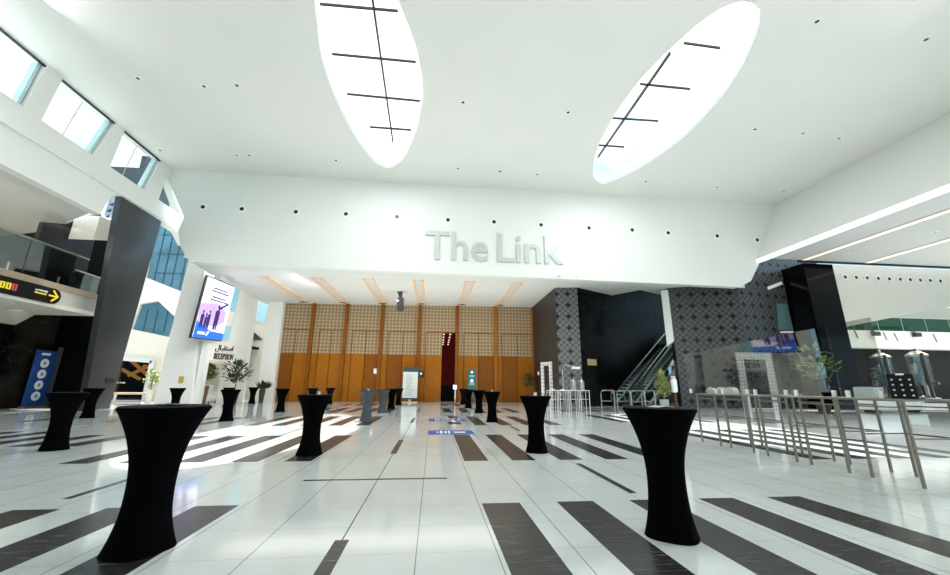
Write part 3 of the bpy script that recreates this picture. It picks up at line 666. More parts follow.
# recessed top over the escalators
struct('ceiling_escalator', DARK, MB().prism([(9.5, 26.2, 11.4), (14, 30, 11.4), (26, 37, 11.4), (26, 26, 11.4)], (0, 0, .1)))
struct('wall_black_corner', BLKL, MB().prism([(17.3, 26.35, 0), (21.6, 24.8, 0), (21.6, 24.8, 12), (17.3, 26.35, 12)], (.1, .3, 0)))
struct('wall_black_side', BLKL, MB().prism([(21.6, 24.8, 0), (30.5, 26.6, 0), (30.5, 26.6, 12), (21.6, 24.8, 12)], (-.05, .3, 0)))
struct('column_white_pier', WHITE, MB().prism([(17.28, 26.36, 4.6), (16.85, 26.6, 4.2), (16.85, 26.6, 8.42), (17.28, 26.36, 8.42)], (.5, .8, 0)))
struct('wall_black_return', MARB2, MB().prism([(17.3, 26.4, 0), (18.3, 28.3, 0), (18.3, 28.3, 8.4), (17.3, 26.4, 8.4)], (.2, 0, 0)))
# black glossy column near the low ceiling
cc = [(26.35, 26.0), (26.43, 24.0), (28.75, 24.0), (29.3, 26.0)]
struct('column_black_glossy', GRANB, MB().prism([(x, y, 0) for x, y in cc], (0, 0, 10.15)))
# small lit recess in the side wall
r = sroot('window_10'); MB().prism([on(u, v, (-.198, .98, 0), -.198 * 21.6 + .98 * 24.8 - .03) for u, v in ((776, 304), (786, 304), (793, 330), (778, 330))], (0, -.05, 0)).obj('pane', mat('teal_grey_pane', (84, 116, 116), .2), r)
for q in (((767, 287), (781, 281.5), (782, 284.5), (768, 290)), ((780, 331.5), (793, 331), (793.5, 332.8), (780, 333))):
    MB().prism([on(u, v, (-.198, .98, 0), -.198 * 21.6 + .98 * 24.8 - .06) for u, v in q], (0, -.05, 0)).obj('light_bar', RIM, r)

# escalators
def escalator(P, lab):
    th = math.radians(33.5); d = Vector((math.cos(th), math.sin(th), 0)); n = Vector((-math.sin(th), math.cos(th), 0)); k = .577
    r = thing('escalator', lab, 'escalator', (P.x, P.y, 0), group='escalators')
    L = 9.0
    for s in (0, 1):
        o = n * (1.05 * s)
        def Q(x, z): return o + d * x + Vector((0, 0, z))
        MB().prism([Q(-.9, 0), Q(.2, 0), Q(L, (L) * k - .25), Q(L, L * k + .22), Q(0, .22), Q(-.9, .15)], n * .1).obj('side_skirt', BLACKM if s else STEELD, r)
        MB().prism([Q(-.6, .2), Q(0, .25), Q(L, L * k + .25), Q(L, L * k + .98), Q(0, .98), Q(-.7, .9)], n * .02).obj('glass_side', GLASS, r)
        hr = [Q(-.3, .35), Q(-.75, .45), Q(-.88, .72), Q(-.7, .96), Q(0, 1.03)] + [Q(x, 1.03 + x * k) for x in (1, 4, L)]
        MB().tube(hr, .05).obj('handrail', STEEL, r)
        MB().prism([Q(0, .23), Q(L, L * k + .23), Q(L, L * k + .33), Q(0, .33)], n * .11).obj('bright_edge', WMETAL, r)
    m = MB()
    for i in range(20):
        x = i * .45; m.prism([n * .1 + d * x + Vector((0, 0, x * k)), n * .1 + d * (x + .45) + Vector((0, 0, x * k)), n * .1 + d * (x + .45) + Vector((0, 0, x * k + .22)), n * .1 + d * x + Vector((0, 0, x * k + .22))], n * .9)
    m.obj('steps', BLACKM, r)
escalator(Vector((14.17, 27.5, 0)), 'escalator rising along the polished black wall, the one nearer that wall')
escalator(Vector((15.05, 26.4, 0)), 'escalator rising behind the fretwork block, in front of the other escalator')

# right gallery beyond
YG = 38.0
def gp(l, Y=YG): return [atY(u, v, Y) for u, v in l]
zg1 = atY(900, 347, YG).z; zg2 = atY(900, 333, YG).z
struct('wall_right_grey', mat('dark_grey_wall', (40, 40, 38), .7, spec=.1, noise=.06, nscale=.7), MB().box(34, 75, YG, YG + .3, 0, zg1))
struct('gallery_slab', OFFW, MB().box(34, 75, YG - 1.2, YG, zg1 - .3, zg2))
struct('wall_right_gallery_back', mat('olive_beige_wall', (160, 158, 138), .6), MB().box(34, 80, YG + 5, YG + 5.3, zg1, 12))
gb = thing('glass_balustrade', 'green-tinted glass balustrade along the upper side gallery', 'balustrade', (50, YG - 1.2, zg2))
for k in range(9): MB().box(-14 + k * 3, -11.1 + k * 3, -.01, .01, 0, 1.45).obj('glass_panel', GREENG, gb)
MB().tube([(-14, 0, 1.5), (14, 0, 1.5)], .05).obj('handrail', STEEL, gb)
for (u, v) in ((876, 334), (917, 335)):
    b = thing('gallery_floodlight', 'small dark floodlight clipped under the gallery edge, %s' % ('close to the black column' if u < 900 else 'farther along from the black column'), 'light', tuple(atY(u, v, YG - 1.6)), group='gallery floodlights')
    MB().box(-.35, .35, -.2, .2, -.2, .25).obj('lamp_head', BLACKM, b); MB().box(-.08, .08, .1, .4, .2, .4).obj('bracket', STEELD, b)
for k, (u, v) in enumerate(((856, 334), (885, 336), (896, 337), (935, 338))):
    p = atY(u, v, YG - 1.5); MB().bar((-.12, 0, .45), (.12, 0, -.45), .1, .1).obj('mounting_bracket', STEELD, org=(0, 0, 0), label='thin slanted bracket on the pale gallery edge, %s from the black column' % nth[k], cat='bracket', group='gallery edge brackets').location = p
# white sofa far behind the guard glass
sf_ = thing('sofa', 'white low sofa far behind the guard glass by the black column', 'sofa', (27.5, 21.5, 0), math.radians(5))
MB().rbox(-1.7, 1.7, -.5, .45, .12, .5, .08).obj('seat', PORC, sf_); MB().rbox(-1.75, 1.75, .35, .65, .12, 1.45, .1).obj('backrest', PORC, sf_)
for s in (-1, 1): MB().rbox(s * 1.75 - .15, s * 1.75 + .15, -.5, .6, .12, .75, .06).obj('armrest', PORC, sf_)
for s in (-1, 1): MB().box(s * 1.5 - .04, s * 1.5 + .04, -.4, .4, 0, .13).obj('leg', BLACKM, sf_)

# ------------------------------------------------------------------ downlights
def spot_proto(name, r, lensr, rim, deep=.05):
    t = thing(name, 'x', 'light')
    m = MB(); n = 24
    for k in range(n):
        a, b = 2 * PI * k / n, 2 * PI * (k + 1) / n
        ca, sa, cb, sb = math.cos(a), math.sin(a), math.cos(b), math.sin(b)
        m.quad([(r * ca, r * sa, 0), (r * cb, r * sb, 0), (lensr * cb, lensr * sb, -.03), (lensr * ca, lensr * sa, -.03)])
    m.obj('trim_ring', rim, t)
    MB().disc((0, 0, .005), (0, 0, -1), lensr, 20, .02).obj('lens', LENS, t)
    return t
SP = spot_proto('wall_spotlight', .24, .13, RIM); used = [False]
Bw = [(203, 207), (242, 209), (296, 212), (346, 214), (397, 217), (448, 220), (494, 222), (541, 225), (589, 228), (632, 230), (668, 233), (717, 236), (757, 240)]
for i, (u, v) in enumerate(Bw):
    p = atY(u, v, YB - .01); o = SP if i == 0 else dup(SP)
    o.location = p; o.rotation_euler = (-PI / 2, 0, 0)
    o['label'] = 'recessed black-lensed spotlight above the wall lettering, %s counted from the screen side' % nth[i]; o['group'] = 'spotlights in the bulkhead row'
for i, u in enumerate((845, 856, 867, 878, 889, 900, 910, 920, 930, 940)):
    p = atY(u, 277 + (u - 845) * .042, 24.38); o = dup(SP, p, label='recessed dark spotlight in the side wall row, %s from the black column' % nth[i], group='spotlights in the side wall row')
    o.rotation_euler = (-PI / 2, 0, 0)
CP = spot_proto('ceiling_spotlight', .17, .075, RIM)
cs = [(138, 78), (204, 86), (237, 85), (237, 155), (249, 155), (336, 160), (463, 102), (458, 168), (500, 171), (568, 112), (537, 174), (646, 181), (717, 187), (817, 21), (926, 39), (839, 138), (803, 133), (755, 129), (784, 191), (160, 150)]
where = ['beside the second high window', 'between the high windows and upright skylight, outer one', 'between the high windows and upright skylight, inner one', 'near the bulkhead on the window side, first', 'near the bulkhead on the window side, second', 'just window-side of the upright skylight tip', 'midway between the skylights, window side', 'by the bulkhead below the skylight gap, first', 'by the bulkhead below the skylight gap, second', 'midway between the skylights, fascia side', 'by the bulkhead below the skylight gap, third', 'at the tip of the slanting skylight', 'by the bulkhead under the slanting skylight, fascia side', 'beyond the slanting skylight top, inner one', 'beyond the slanting skylight top, at the far fascia side', 'along the fascia, third from the bulkhead', 'along the fascia, second in the cluster', 'along the fascia, nearest the slanting skylight', 'at the corner of bulkhead and fascia', 'at the third high window corner']
for i, (u, v) in enumerate(cs):
    p = fl(u, v, ZC - .005); o = CP if i == 0 else dup(CP, p); o.location = p
    o['label'] = 'tiny ceiling spotlight ' + where[i]; o['group'] = 'spotlights in the white ceiling'
for i, (u, v) in enumerate(((280, 266), (291, 265), (539, 277), (559, 276), (577, 277), (618, 287), (664, 282), (672, 283))):
    p = fl(u, v, 8.38); dup(CP, p, label='small soffit spotlight behind the bulkhead edge, %s from the screen side' % nth[i], group='spotlights in the soffit').scale = (.8, .8, .8)
for i, (u, v) in enumerate(((869, 247), (847, 254), (935, 232))):
    dup(CP, fl(u, v, 10.14), label='small dark spotlight in the low side ceiling between the linear lights, %s from the fascia' % nth[i], group='spotlights in the low side ceiling')
# hanging projector / speaker under the soffit
p = fl(401, 290, zs); hp = thing('hanging_loudspeaker', 'dark hanging loudspeaker with white lens spot under the soffit', 'loudspeaker', (p.x, 29.2, zs - 1.0))
MB().rbox(-.25, .25, -.2, .2, -.62, .45, .1).obj('body', DARKG, hp); MB().prism([(-.1, 0, .4), (.1, 0, .4), (.12, 0, .9), (-.3, 0, .9)], (0, .1, 0)).obj('bracket', BLACKM, hp)
MB().disc((-.2, -.2, .15), (0, -1, 0), .1, 14, .03).obj('lens', PORC, hp)

# ------------------------------------------------------------------ THE LINK lettering
ls_ = thing('wall_lettering', 'large pale silver letters reading The Link on the white bulkhead', 'sign', tuple(atY(494, 250, YB - .1))); o = Vector(ls_.location)
def LN(x, z): return Vector((x, YB - .02, z)) - o
a0, a1 = atY(427, 259.5, YB), atY(517.5, 263, YB); top0 = atY(424.5, 233, YB)
for word, u0, v0, u1, v1, ht in (('The', 424.5, 259.5, 488, 262, 1.95), ('Link', 497, 262, 563, 264.5, 1.95)):
    p0, p1 = atY(u0, v0, YB), atY(u1, v1, YB); z0 = (p0.z + p1.z) / 2
    fit_text(word, [LN(p0.x, z0), LN(p1.x, z0), LN(p0.x, z0 + ht)], .1, .008).obj('word', LETT, ls_)

# ------------------------------------------------------------------ COCKTAIL TABLES
def cocktail():
    t = thing('cocktail_table', 'x', 'table', group='black covered cocktail tables')
    HT = 1.11
    prof = []
    for k in range(25):
        z = k / 24 * (HT - .03)
        q = z / HT
        if q < .42: r = .165 + (.238 - .165) * ((.42 - q) / .42) ** 2.3
        else: r = .165 + (.328 - .165) * ((q - .42) / .555) ** 2.1
        prof.append((r, z))
    prof += [(.336, HT - .02), (.334, HT - .006), (.322, HT - .004)]
    def fn(a, z):
        return 1 + .05 * math.cos(4 * a) * max(0, 1 - z / .28)
    MB().lathe(prof, 48, fn=fn).obj('stretch_cover', BLACKF, t, smooth=50)
    MB().lathe([(.318, HT - .006), (.331, HT), (.323, HT + .006), (.02, HT + .007)], 48).obj('top_cap', BLACKT, t, smooth=40)
    return t
CT = cocktail()
tabs = [(-2.32, 3.80, 'nearest black cocktail table on the screen side, with a dark dish on top'),
 (2.21, 3.75, 'nearest black cocktail table on the buffet side, with a white leaflet on top'),
 (-2.34, 8.30, 'black cocktail table second in the row behind the table with the dark dish'),
 (2.17, 8.34, 'black cocktail table second in the row behind the table with the white leaflet'),
 (-7.54, 9.15, 'black cocktail table standing in front of the black marble wall'),
 (-7.51, 15.77, 'black cocktail table standing in front of the reception opening, largest of that group'),
 (-2.48, 15.7, 'sunlit greyish cocktail table at the edge of the bright floor patch'),
 (-13.3, 17.2, 'black cocktail table close to the foot of the dark clad column'),
 (-7.48, 20.84, 'black cocktail table in front of the end oak door beside the white corner column'),
 (-12.77, 30.0, 'black cocktail table before the white corner column, with a small plant behind'),
 (-12.3, 20.7, 'black cocktail table before the foot of the white column under the screen'),
 (-12.3, 25.6, 'black cocktail table half hidden behind the table at the reception opening'),
 (-7.4, 25.6, 'far black cocktail table at the oak doors, half hidden by a nearer one'),
 (-7.35, 29.64, 'far black cocktail table before the third oak door, outermost of its row'),
 (-2.45, 20.2, 'second sunlit greyish cocktail table just behind the sunlit one'),
 (-2.42, 24.1, 'black cocktail table third-last in the row leading to the poster stand'),
 (-2.45, 29.3, 'black cocktail table last in the row beside the poster stand'),
 (2.26, 15.2, 'black cocktail table third in the row on the buffet side of the aisle'),
 (2.34, 20.2, 'black cocktail table fourth in the row on the buffet side of the aisle'),
 (2.19, 24.6, 'black cocktail table fifth in the row near the green notice stand'),
 (2.25, 29.6, 'black cocktail table last in the row, in front of the green notice stand')]
BLACKF_LIT = mat('black_cloth_sun_painted', (72, 78, 84), .8, spec=.2)  # lit copy of the black cloth, sunshine mixed into its colour
for i, (x, y, lab) in enumerate(tabs):
    o = CT if i == 0 else dup(CT)
    o.location = (x, y, 0); o.rotation_euler = (0, 0, random.uniform(0, .5)); o['label'] = lab
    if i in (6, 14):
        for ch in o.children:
            if ch.name.startswith('stretch'): ch.data = ch.data.copy(); ch.data.materials[0] = BLACKF_LIT
TZ = 1.118
def at_top(i, dx=0, dy=0): return (tabs[i][0] + dx, tabs[i][1] + dy, TZ)
d = thing('dish', 'small dark round dish on the nearest table of the screen side', 'dish', at_top(0, .05, -.05))
MB().lathe([(.06, 0), (.1, .012), (.095, .014), (.05, .006)], 24).obj('bowl', DARKG, d, smooth=40); MB().lathe([(.03, .006), (.03, .018), (.005, .02)], 12).obj('candle', POTD, d)
lf = thing('leaflet', 'white folded leaflet lying open on the nearest buffet-side table', 'leaflet', at_top(1, .02, .0), .3); lf.scale = (.75, .75, .75)
MB().prism([(-.14, -.1, 0), (0, -.1, .012), (0, .1, .012), (-.14, .1, 0)], (0, 0, .003)).obj('page', PORC, lf); MB().prism([(0, -.1, .012), (.14, -.1, 0.0), (.14, .1, 0.0), (0, .1, .012)], (0, 0, .003)).obj('page', PORC, lf)
def cup(i, lab, dx=0, dy=0, s=1):
    c = thing('cup', lab, 'cup', at_top(i, dx, dy)); c.scale = (s, s, s)
    MB().lathe([(.025, 0), (.04, .07), (.036, .07), (.02, .01)], 16).obj('bowl', PORC, c, smooth=40); MB().lathe([(.055, 0), (.06, .006), (.02, .007)], 16).obj('saucer', PORC, c)
cup(3, 'small white cup on the second buffet-side table'); cup(2, 'tiny white cup on the second screen-side table', .05, .05, .8)
cup(6, 'white cup on the sunlit greyish table', 0, 0, .9); cup(17, 'white cup on the third buffet-side table', 0, 0, .9)

# ------------------------------------------------------------------ BUFFET ROW
def buffet_table(name, w, dpt, h, m, top, lab):
    t = thing(name, lab, 'table')
    MB().rbox(-w / 2, w / 2, -dpt / 2, dpt / 2, h - .035, h, .008, 1).obj('table_top', top, t)
    for sx in (-1, 1):
        for sy in (-1, 1):
            x, y = sx * (w / 2 - .03), sy * (dpt / 2 - .03)
            MB().box(x - .016, x + .016, y - .016, y + .016, 0, h - .035).obj('leg', m, t)
    z = .42
    for sx in (-1, 1): x = sx * (w / 2 - .03); MB().box(x - .01, x + .01, -dpt / 2 + .045, dpt / 2 - .045, h - .13, h - .11).obj('apron_rail', m, t)
    for sy in (-1, 1): y = sy * (dpt / 2 - .03); MB().box(-w / 2 + .045, w / 2 - .045, y - .01, y + .01, z + .2, z + .22).obj('stretcher', m, t)
    x = w / 2 - .03; MB().box(x - .012, x + .012, -dpt / 2 + .045, dpt / 2 - .045, z + .2, z + .22).obj('stretcher', mat('copper_rail', (120, 86, 62), .4, metal=.6) if 'copper_rail' not in bpy.data.materials else bpy.data.materials['copper_rail'], t)
    return t
BX, BH_ = 7.08, 1.17
BT = buffet_table('buffet_table', .82, .7, BH_, STEELD, STEELD, 'x')
bys = [9.24, 8.28, 7.30, 6.38, 5.4]
for i, y in enumerate(bys):
    o = BT if i == 0 else dup(BT); o.location = (BX, y, 0)
    o['group'] = 'slim steel buffet tables'; o['label'] = 'slim steel-legged buffet table, ' + ['the farthest, carrying upturned bowls', 'second from the far end', 'third from the far end', 'fourth from the far end', 'carrying the drink dispensers'][i]
gz = BH_ + .002
sn = [(8.86, 9.95), (7.9, 8.8), (6.95, 7.85), (6.02, 6.9), (5.3, 5.97)]
for i, (y0, y1) in enumerate(sn):
    t = thing('guard_glass', 'clear upright hygiene glass on the buffet, ' + ['pane at the far end', 'second pane from the far end', 'middle pane', 'second pane from the dispensers', 'pane beside the dispensers'][i], 'glass panel', (BX - .3, (y0 + y1) / 2, gz), math.radians(2.7), group='guard glass panes on the buffet')
    hh = (y1 - y0) / 2
    zt0, zt1 = 1.12 + .0 * i, 1.12
    MB().prism([(0, -hh, .0), (0, hh, .0), (0, hh, 1.02 + (9.9 - y1) * .045), (0, -hh, 1.02 + (9.9 - y0) * .045)], (.008, 0, 0)).obj('pane', SNEEZE, t)
    for s in (-1, 1):
        MB().rbox(-.03, .03, s * (hh - .1) - .025, s * (hh - .1) + .025, .0, .11, .01).obj('clamp', PORC, t)
# drink dispensers
def dispenser():
    t = thing('drink_dispenser', 'x', 'dispenser', group='drink dispensers')
    MB().lathe([(.13, 0), (.13, .02), (.07, .03), (.05, .05)], 24).obj('base', STEEL, t, smooth=40)
    MB().tube([(0.0, 0, .04), (0, 0, .2)], .05, 12).obj('stem', STEEL, t)
    MB().lathe([(.1, .18), (.115, .2), (.115, .62), (.1, .62), (.1, .2)], 24).obj('clear_tank', TANKG, t, smooth=40)
    MB().tube([(-.07, -.12, .02), (-.07, -.12, .66)], .022, 8).obj('bronze_post', BRONZE, t)
    l = MB().lathe([(.125, .62), (.125, .64), (.05, .69), (.015, .7)], 24).obj('lid', STEEL, t, smooth=40); MB().lathe([(.015, .7), (.025, .72), (.01, .74)], 12).obj('knob', STEEL, l)
    MB().bar((0, -.1, .23), (0, -.18, .22), .03).obj('tap', STEEL, t)
    MB().tube([(.12, 0, .02), (.12, 0, .62)], .012).obj('side_post', STEEL, t)
    return t
DP = dispenser(); DP.location = (BX + .0, 5.52, BH_); DP['label'] = 'steel-topped drink dispenser on the buffet, the one beside the guard glass'
dup(DP, (BX + .12, 5.13, BH_), label='steel-topped drink dispenser on the buffet, the one behind the menu board')
mb_ = thing('menu_board', 'black menu board with small pictures leaning between the drink dispensers', 'board', (BX - .2, 5.17, BH_)); mb_.rotation_euler = (0, 0, math.radians(-50))
MB().prism([(-.135, 0, 0), (.135, 0, 0), (.135, .06, .36), (-.135, .06, .36)], (0, .012, 0)).obj('panel', SIGNB, mb_)
for a in range(3):
    for b in range(4):
        MB().disc((-.09 + a * .09, .06 * (.05 + b * .075) / .36 - .001, .05 + b * .075), (0, -1, .167), .0135, 10, .004).obj('picture', PAPER, mb_)
MB().rbox(-.04, .05, 0.05, .07, .34, .365, .005, 1).obj('clip', PORC, mb_)
# stacked bowls
for k, (dx, dy, z) in enumerate(((0, 0, 0), (0, .3, 0), (0, -.3, 0), (.0, .15, .0), (.0, -.15, .0))):
    bw = thing('bowl', 'x', 'bowl', (BX - .02 + dx * .5 + (.22 if k > 2 else 0), 9.17 + dy * 1.1, BH_), group='upturned white bowls on the buffet'); bw['label'] = 'upturned white bowl on the buffet, ' + ['middle of the front three', 'far one of the front three', 'near one of the front three', 'far one of the back pair', 'near one of the back pair'][k]
    MB().lathe([(.12, 0), (.115, .07), (.08, .13), (.035, .145)], 20).obj('shell', PORC, bw, smooth=40); MB().lathe([(.04, .143), (.04, .158), (.005, .16)], 14).obj('foot_ring', PORC, bw)
st = thing('serving_tray', 'white flat serving tray on the middle buffet table', 'tray', (BX + .12, 7.42, BH_)); MB().rbox(-.2, .2, -.12, .12, 0, .025, .01).obj('tray', PORC, st)
ca = thing('condiment_stand', 'small dark and amber condiment stand on the middle buffet tables', 'stand', (BX - .05, 7.1, BH_)); MB().box(-.06, .06, -.05, .05, 0, .02).obj('base', STEELD, ca)
for s in (-1, 1): MB().lathe([(.025, .02), (.03, .07), (.012, .1), (.012, .12)], 12, s * .032).obj('jar', GOLD, ca)

# ------------------------------------------------------------------ FAR BUFFET ROW (white tables by the fretwork block)
FT = None
for i in range(4):
    x, y = 6.72 + i * .62, 22.0 + i * .05
    if FT is None:
        FT = buffet_table('bar_table', .56, .6, 1.13, WMETAL, PORC, 'x'); o = FT
    else: o = dup(FT)
    o.location = (x, y, 0); o['group'] = 'white bar tables by the fretwork block'
    o['label'] = 'white high bar table by the black fretwork block, %s from the white photo frame' % nth[i]
urn = None
for i, (x, y) in enumerate(((8.0, 22.1), (8.5, 22.15))):
    t = thing('coffee_urn', 'silver coffee urn on the far white bar tables, %s the polished wall' % ('farther from' if i == 0 else 'nearer'), 'urn', (x, y, 1.13), group='coffee urns on the far bar tables')
    MB().lathe([(.16, 0), (.18, .05), (.17, .45), (.19, .47), (.1, .58)], 20).obj('tank', STEEL, t, smooth=40); MB().lathe([(.1, .58), (.03, .62), (.03, .66)], 12).obj('lid', STEEL, t); MB().bar((0, -.18, .1), (0, -.26, .09), .03).obj('tap', STEEL, t)
ar = thing('arched_lamp', 'thin white arched lamp behind the far bar tables', 'lamp', (8.2, 23.0, 0)); MB().tube([(-.5, 0, 0), (-.5, 0, 2.3), (-.3, 0, 2.6), (.2, 0, 2.5)], .03).obj('pole', STEEL, ar); MB().rbox(.1, .6, -.1, .1, 2.35, 2.5, .03).obj('lamp_head', PORC, ar); MB().lathe([(.2, 0), (.2, .03), (.03, .04)], 16, -.5).obj('base', STEEL, ar)
for i, (x, y) in enumerate(((6.75, 22.0), (7.35, 22.05))):
    t = thing('plate', 'small stack of white plates on the %s far bar table' % nth[i], 'plate', (x, y, 1.13), group='plates on the far bar tables'); MB().lathe([(.08, 0), (.14, .05), (.135, .055), (.05, .02)], 18).obj('plate', PORC, t)
def photo_frame(x, y, rz, w, h, b, lab, tilt=0):
    t = thing('photo_frame', lab, 'frame', (x, y, 0), rz)
    fr = bpy.data.materials.get('white_fretwork') or lattice('white_fretwork', (226, 226, 222), (150, 150, 150), (236, 236, 236), .22, .5, .1, .2)
    for s in (-1, 1): MB().box(s * (w / 2 - b / 2) - b / 2, s * (w / 2 - b / 2) + b / 2, -.04, .04, 0, h - b).obj('upright', fr, t)
    MB().box(-w / 2, w / 2, -.04, .04, h - b, h).obj('top_rail', fr, t); MB().box(-w / 2 + b, w / 2 - b, -.04, .04, 0.02, .1).obj('foot_rail', fr, t)
photo_frame(6.95, 23.8, math.radians(-66), 1.0, 2.8, .22, 'white patterned photo frame standing beside the oak wall end')
photo_frame(20.9, 23.6, math.radians(-8), 2.3, 3.6, .45, 'large white patterned photo frame standing behind the guard glass')

# chrome crowd rails by the escalator foot
for i, (x, y) in enumerate(((11.9, 26.3), (12.9, 26.0), (13.6, 25.4), (14.6, 25.9))):
    t = thing('guard_rail', 'chrome looped guard rail at the escalator foot, %s from the polished wall corner' % nth[i], 'rail', (x, y, 0), math.radians(-5), group='looped guard rails at the escalator foot')
    MB().tube([(-.45, 0, 0), (-.45, 0, .9), (-.38, 0, 1.05), (-.2, 0, 1.1), (.45, 0, 1.1)], .045).obj('hoop', STEEL, t)
    MB().tube([(-.42, 0, .4), (.25, 0, .4)], .035).obj('lower_bar', STEEL, t); MB().tube([(.45, 0, 0), (.45, 0, 1.12)], .055).obj('post', STEEL, t)
MB().box(-.5, .5, -.03, .03, -.22, .22).obj('wall_plaque', mat('brass_plaque', (160, 142, 96), .4, emit=(150, 130, 84), es=.2), label='small brass plaque on the polished black wall', cat='plaque').location = (11.35, 27.22, 3.05)
bpy.data.objects['wall_plaque'].rotation_euler = (0, 0, math.radians(31))

# ------------------------------------------------------------------ signs and small stands by the oak wall
ps = thing('poster_stand', 'tall white poster stand with dark header before the oak doors', 'poster stand', (-1.88, 33.0, 0), math.radians(2))
MB().box(-.6, .6, -.04, .04, .3, 2.75).obj('poster', PAPER, ps); MB().box(-.64, .64, -.06, .04, 2.42, 2.8).obj('header', mat('dark_green_header', (32, 48, 46), .4), ps)
MB().box(-.62, .62, -.06, .06, .22, .34).obj('lower_edge', BLACKM, ps); MB().box(-.65, .65, -.25, .25, 0, .06).obj('base', STEEL, ps); MB().box(-.08, .08, -.03, .05, .05, .3).obj('stem', STEEL, ps)
m = MB()
for k in range(12): m.box(-.35, -.35 + random.uniform(.4, .7), -.05, -.04, .6 + k * .14, .64 + k * .14)
m.obj('text_line', INK, ps)
dv = thing('face_scanner', 'dark round-cornered scanner on a post in front of the oak post', 'scanner', (-1.05, 33.4, 0)); MB().tube([(0, 0, .02), (0, 0, 2.0)], .03).obj('pole', OAKD, dv); MB().rbox(-.26, .26, -.06, .06, 2.0, 2.55, .08).obj('screen', BLACKM, dv); MB().disc((0, -.065, 2.3), (0, -1, 0), .1, 14, .01).obj('lens', SWHITE, dv); MB().lathe([(.2, 0), (.2, .03), (.03, .04)], 16).obj('base', OAKD, dv)
gs = thing('notice_stand', 'dark green notice stand with white symbols beside the open oak door', 'notice', (3.2, 33.0, 0))
MB().box(-.38, .38, -.03, .03, .35, 2.7).obj('panel', TEAL, gs); MB().box(-.4, .4, -.2, .2, 0, .05).obj('base', BLACKM, gs); MB().box(-.05, .05, -.02, .04, .05, .4).obj('stem', BLACKM, gs)
for k, zz in enumerate((2.45, 1.75, .95)): MB().disc((0, -.04, zz), (0, -1, 0), .11 if k != 1 else .15, 14, .01).obj('symbol', SWHITE, gs)
m = MB(); [m.box(-.22, .22, -.042, -.03, z, z + .06) for z in (2.15, 2.05, 1.5, 1.4)]; m.obj('text_line', mat('mint_text', (130, 190, 176), .5), gs)
hs = thing('sanitizer_stand', 'slim pale sanitizer dispenser post beside the open oak door', 'dispenser', (1.62, 29.3, 0)); MB().tube([(0, 0, .03), (0, 0, 1.1)], .05).obj('pole', STEEL, hs); MB().rbox(-.16, .12, -.1, .1, 1.08, 1.4, .04).obj('dispenser', PORC, hs); MB().rbox(-.02, .16, -.08, .08, 1.35, 1.55, .02).obj('pump', BLACKM, hs); MB().lathe([(.25, 0), (.25, .03), (.04, .05)], 16).obj('base', OAKD, hs)
MB().rbox(-.16, .16, -.03, .03, -.22, .22, .03).obj('wall_panel', PORC, label='pale control panel on the oak wall beside a door', cat='panel').location = (-4.95, YO - .06, 2.5)
MB().rbox(-.1, .1, -.03, .03, -.15, .15, .03).obj('wall_panel', PORC, label='tiny white control box on the black fretwork wall near the oak wall', cat='panel').location = (8.85, 32.6, 2.4)
ws = thing('sanitizer_stand', 'white bottle dispenser on a banded post beside the tall shrub', 'dispenser', (12.1, 18.9, 0))
MB().tube([(0, 0, .03), (0, 0, 1.1)], .05).obj('pole', OAKD, ws); MB().rbox(-.13, .13, -.1, .1, 1.08, 1.72, .05).obj('bottle', PORC, ws); MB().rbox(-.09, .09, -.07, .07, 1.7, 1.88, .02).obj('cap', SOFFG, ws); MB().lathe([(.22, 0), (.22, .03), (.04, .05)], 16).obj('base', BLACKM, ws)
# floor stickers
def sticker(x0, x1, y0, y1, lab, segs, gl):
    t = thing('floor_sticker', lab, 'sticker', ((x0 + x1) / 2, (y0 + y1) / 2, .002)); cx, cy = (x0 + x1) / 2, (y0 + y1) / 2
    for a, b in segs: MB().box(a - cx, b - cx, y0 - cy, y1 - cy, 0, .003).obj('blue_panel', FBLUE, t)
    for a, b, c, d in gl: MB().box(a - cx, b - cx, c - cy, d - cy, .003, .005).obj('white_mark', SWHITE, t)
sticker(-.1, 1.2, 11.4, 12.4, 'blue floor sticker with white marks, the nearer wide one on the aisle', [(-.1, 1.2)], [(.14, .22, 11.8, 12.0), (.25, .31, 11.55, 12.25), (.36, .44, 11.7, 12.1), (.48, .53, 11.55, 12.2), (.64, .98, 11.75, 12.0)])
sticker(-.14, 1.32, 15.55, 16.7, 'blue floor sticker broken by a white gap, the farther one on the aisle', [(-.14, .38), (.85, 1.32)], [(.12, .17, 15.8, 16.5), (.24, .28, 15.8, 16.5), (1.02, 1.1, 16.0, 16.4)])

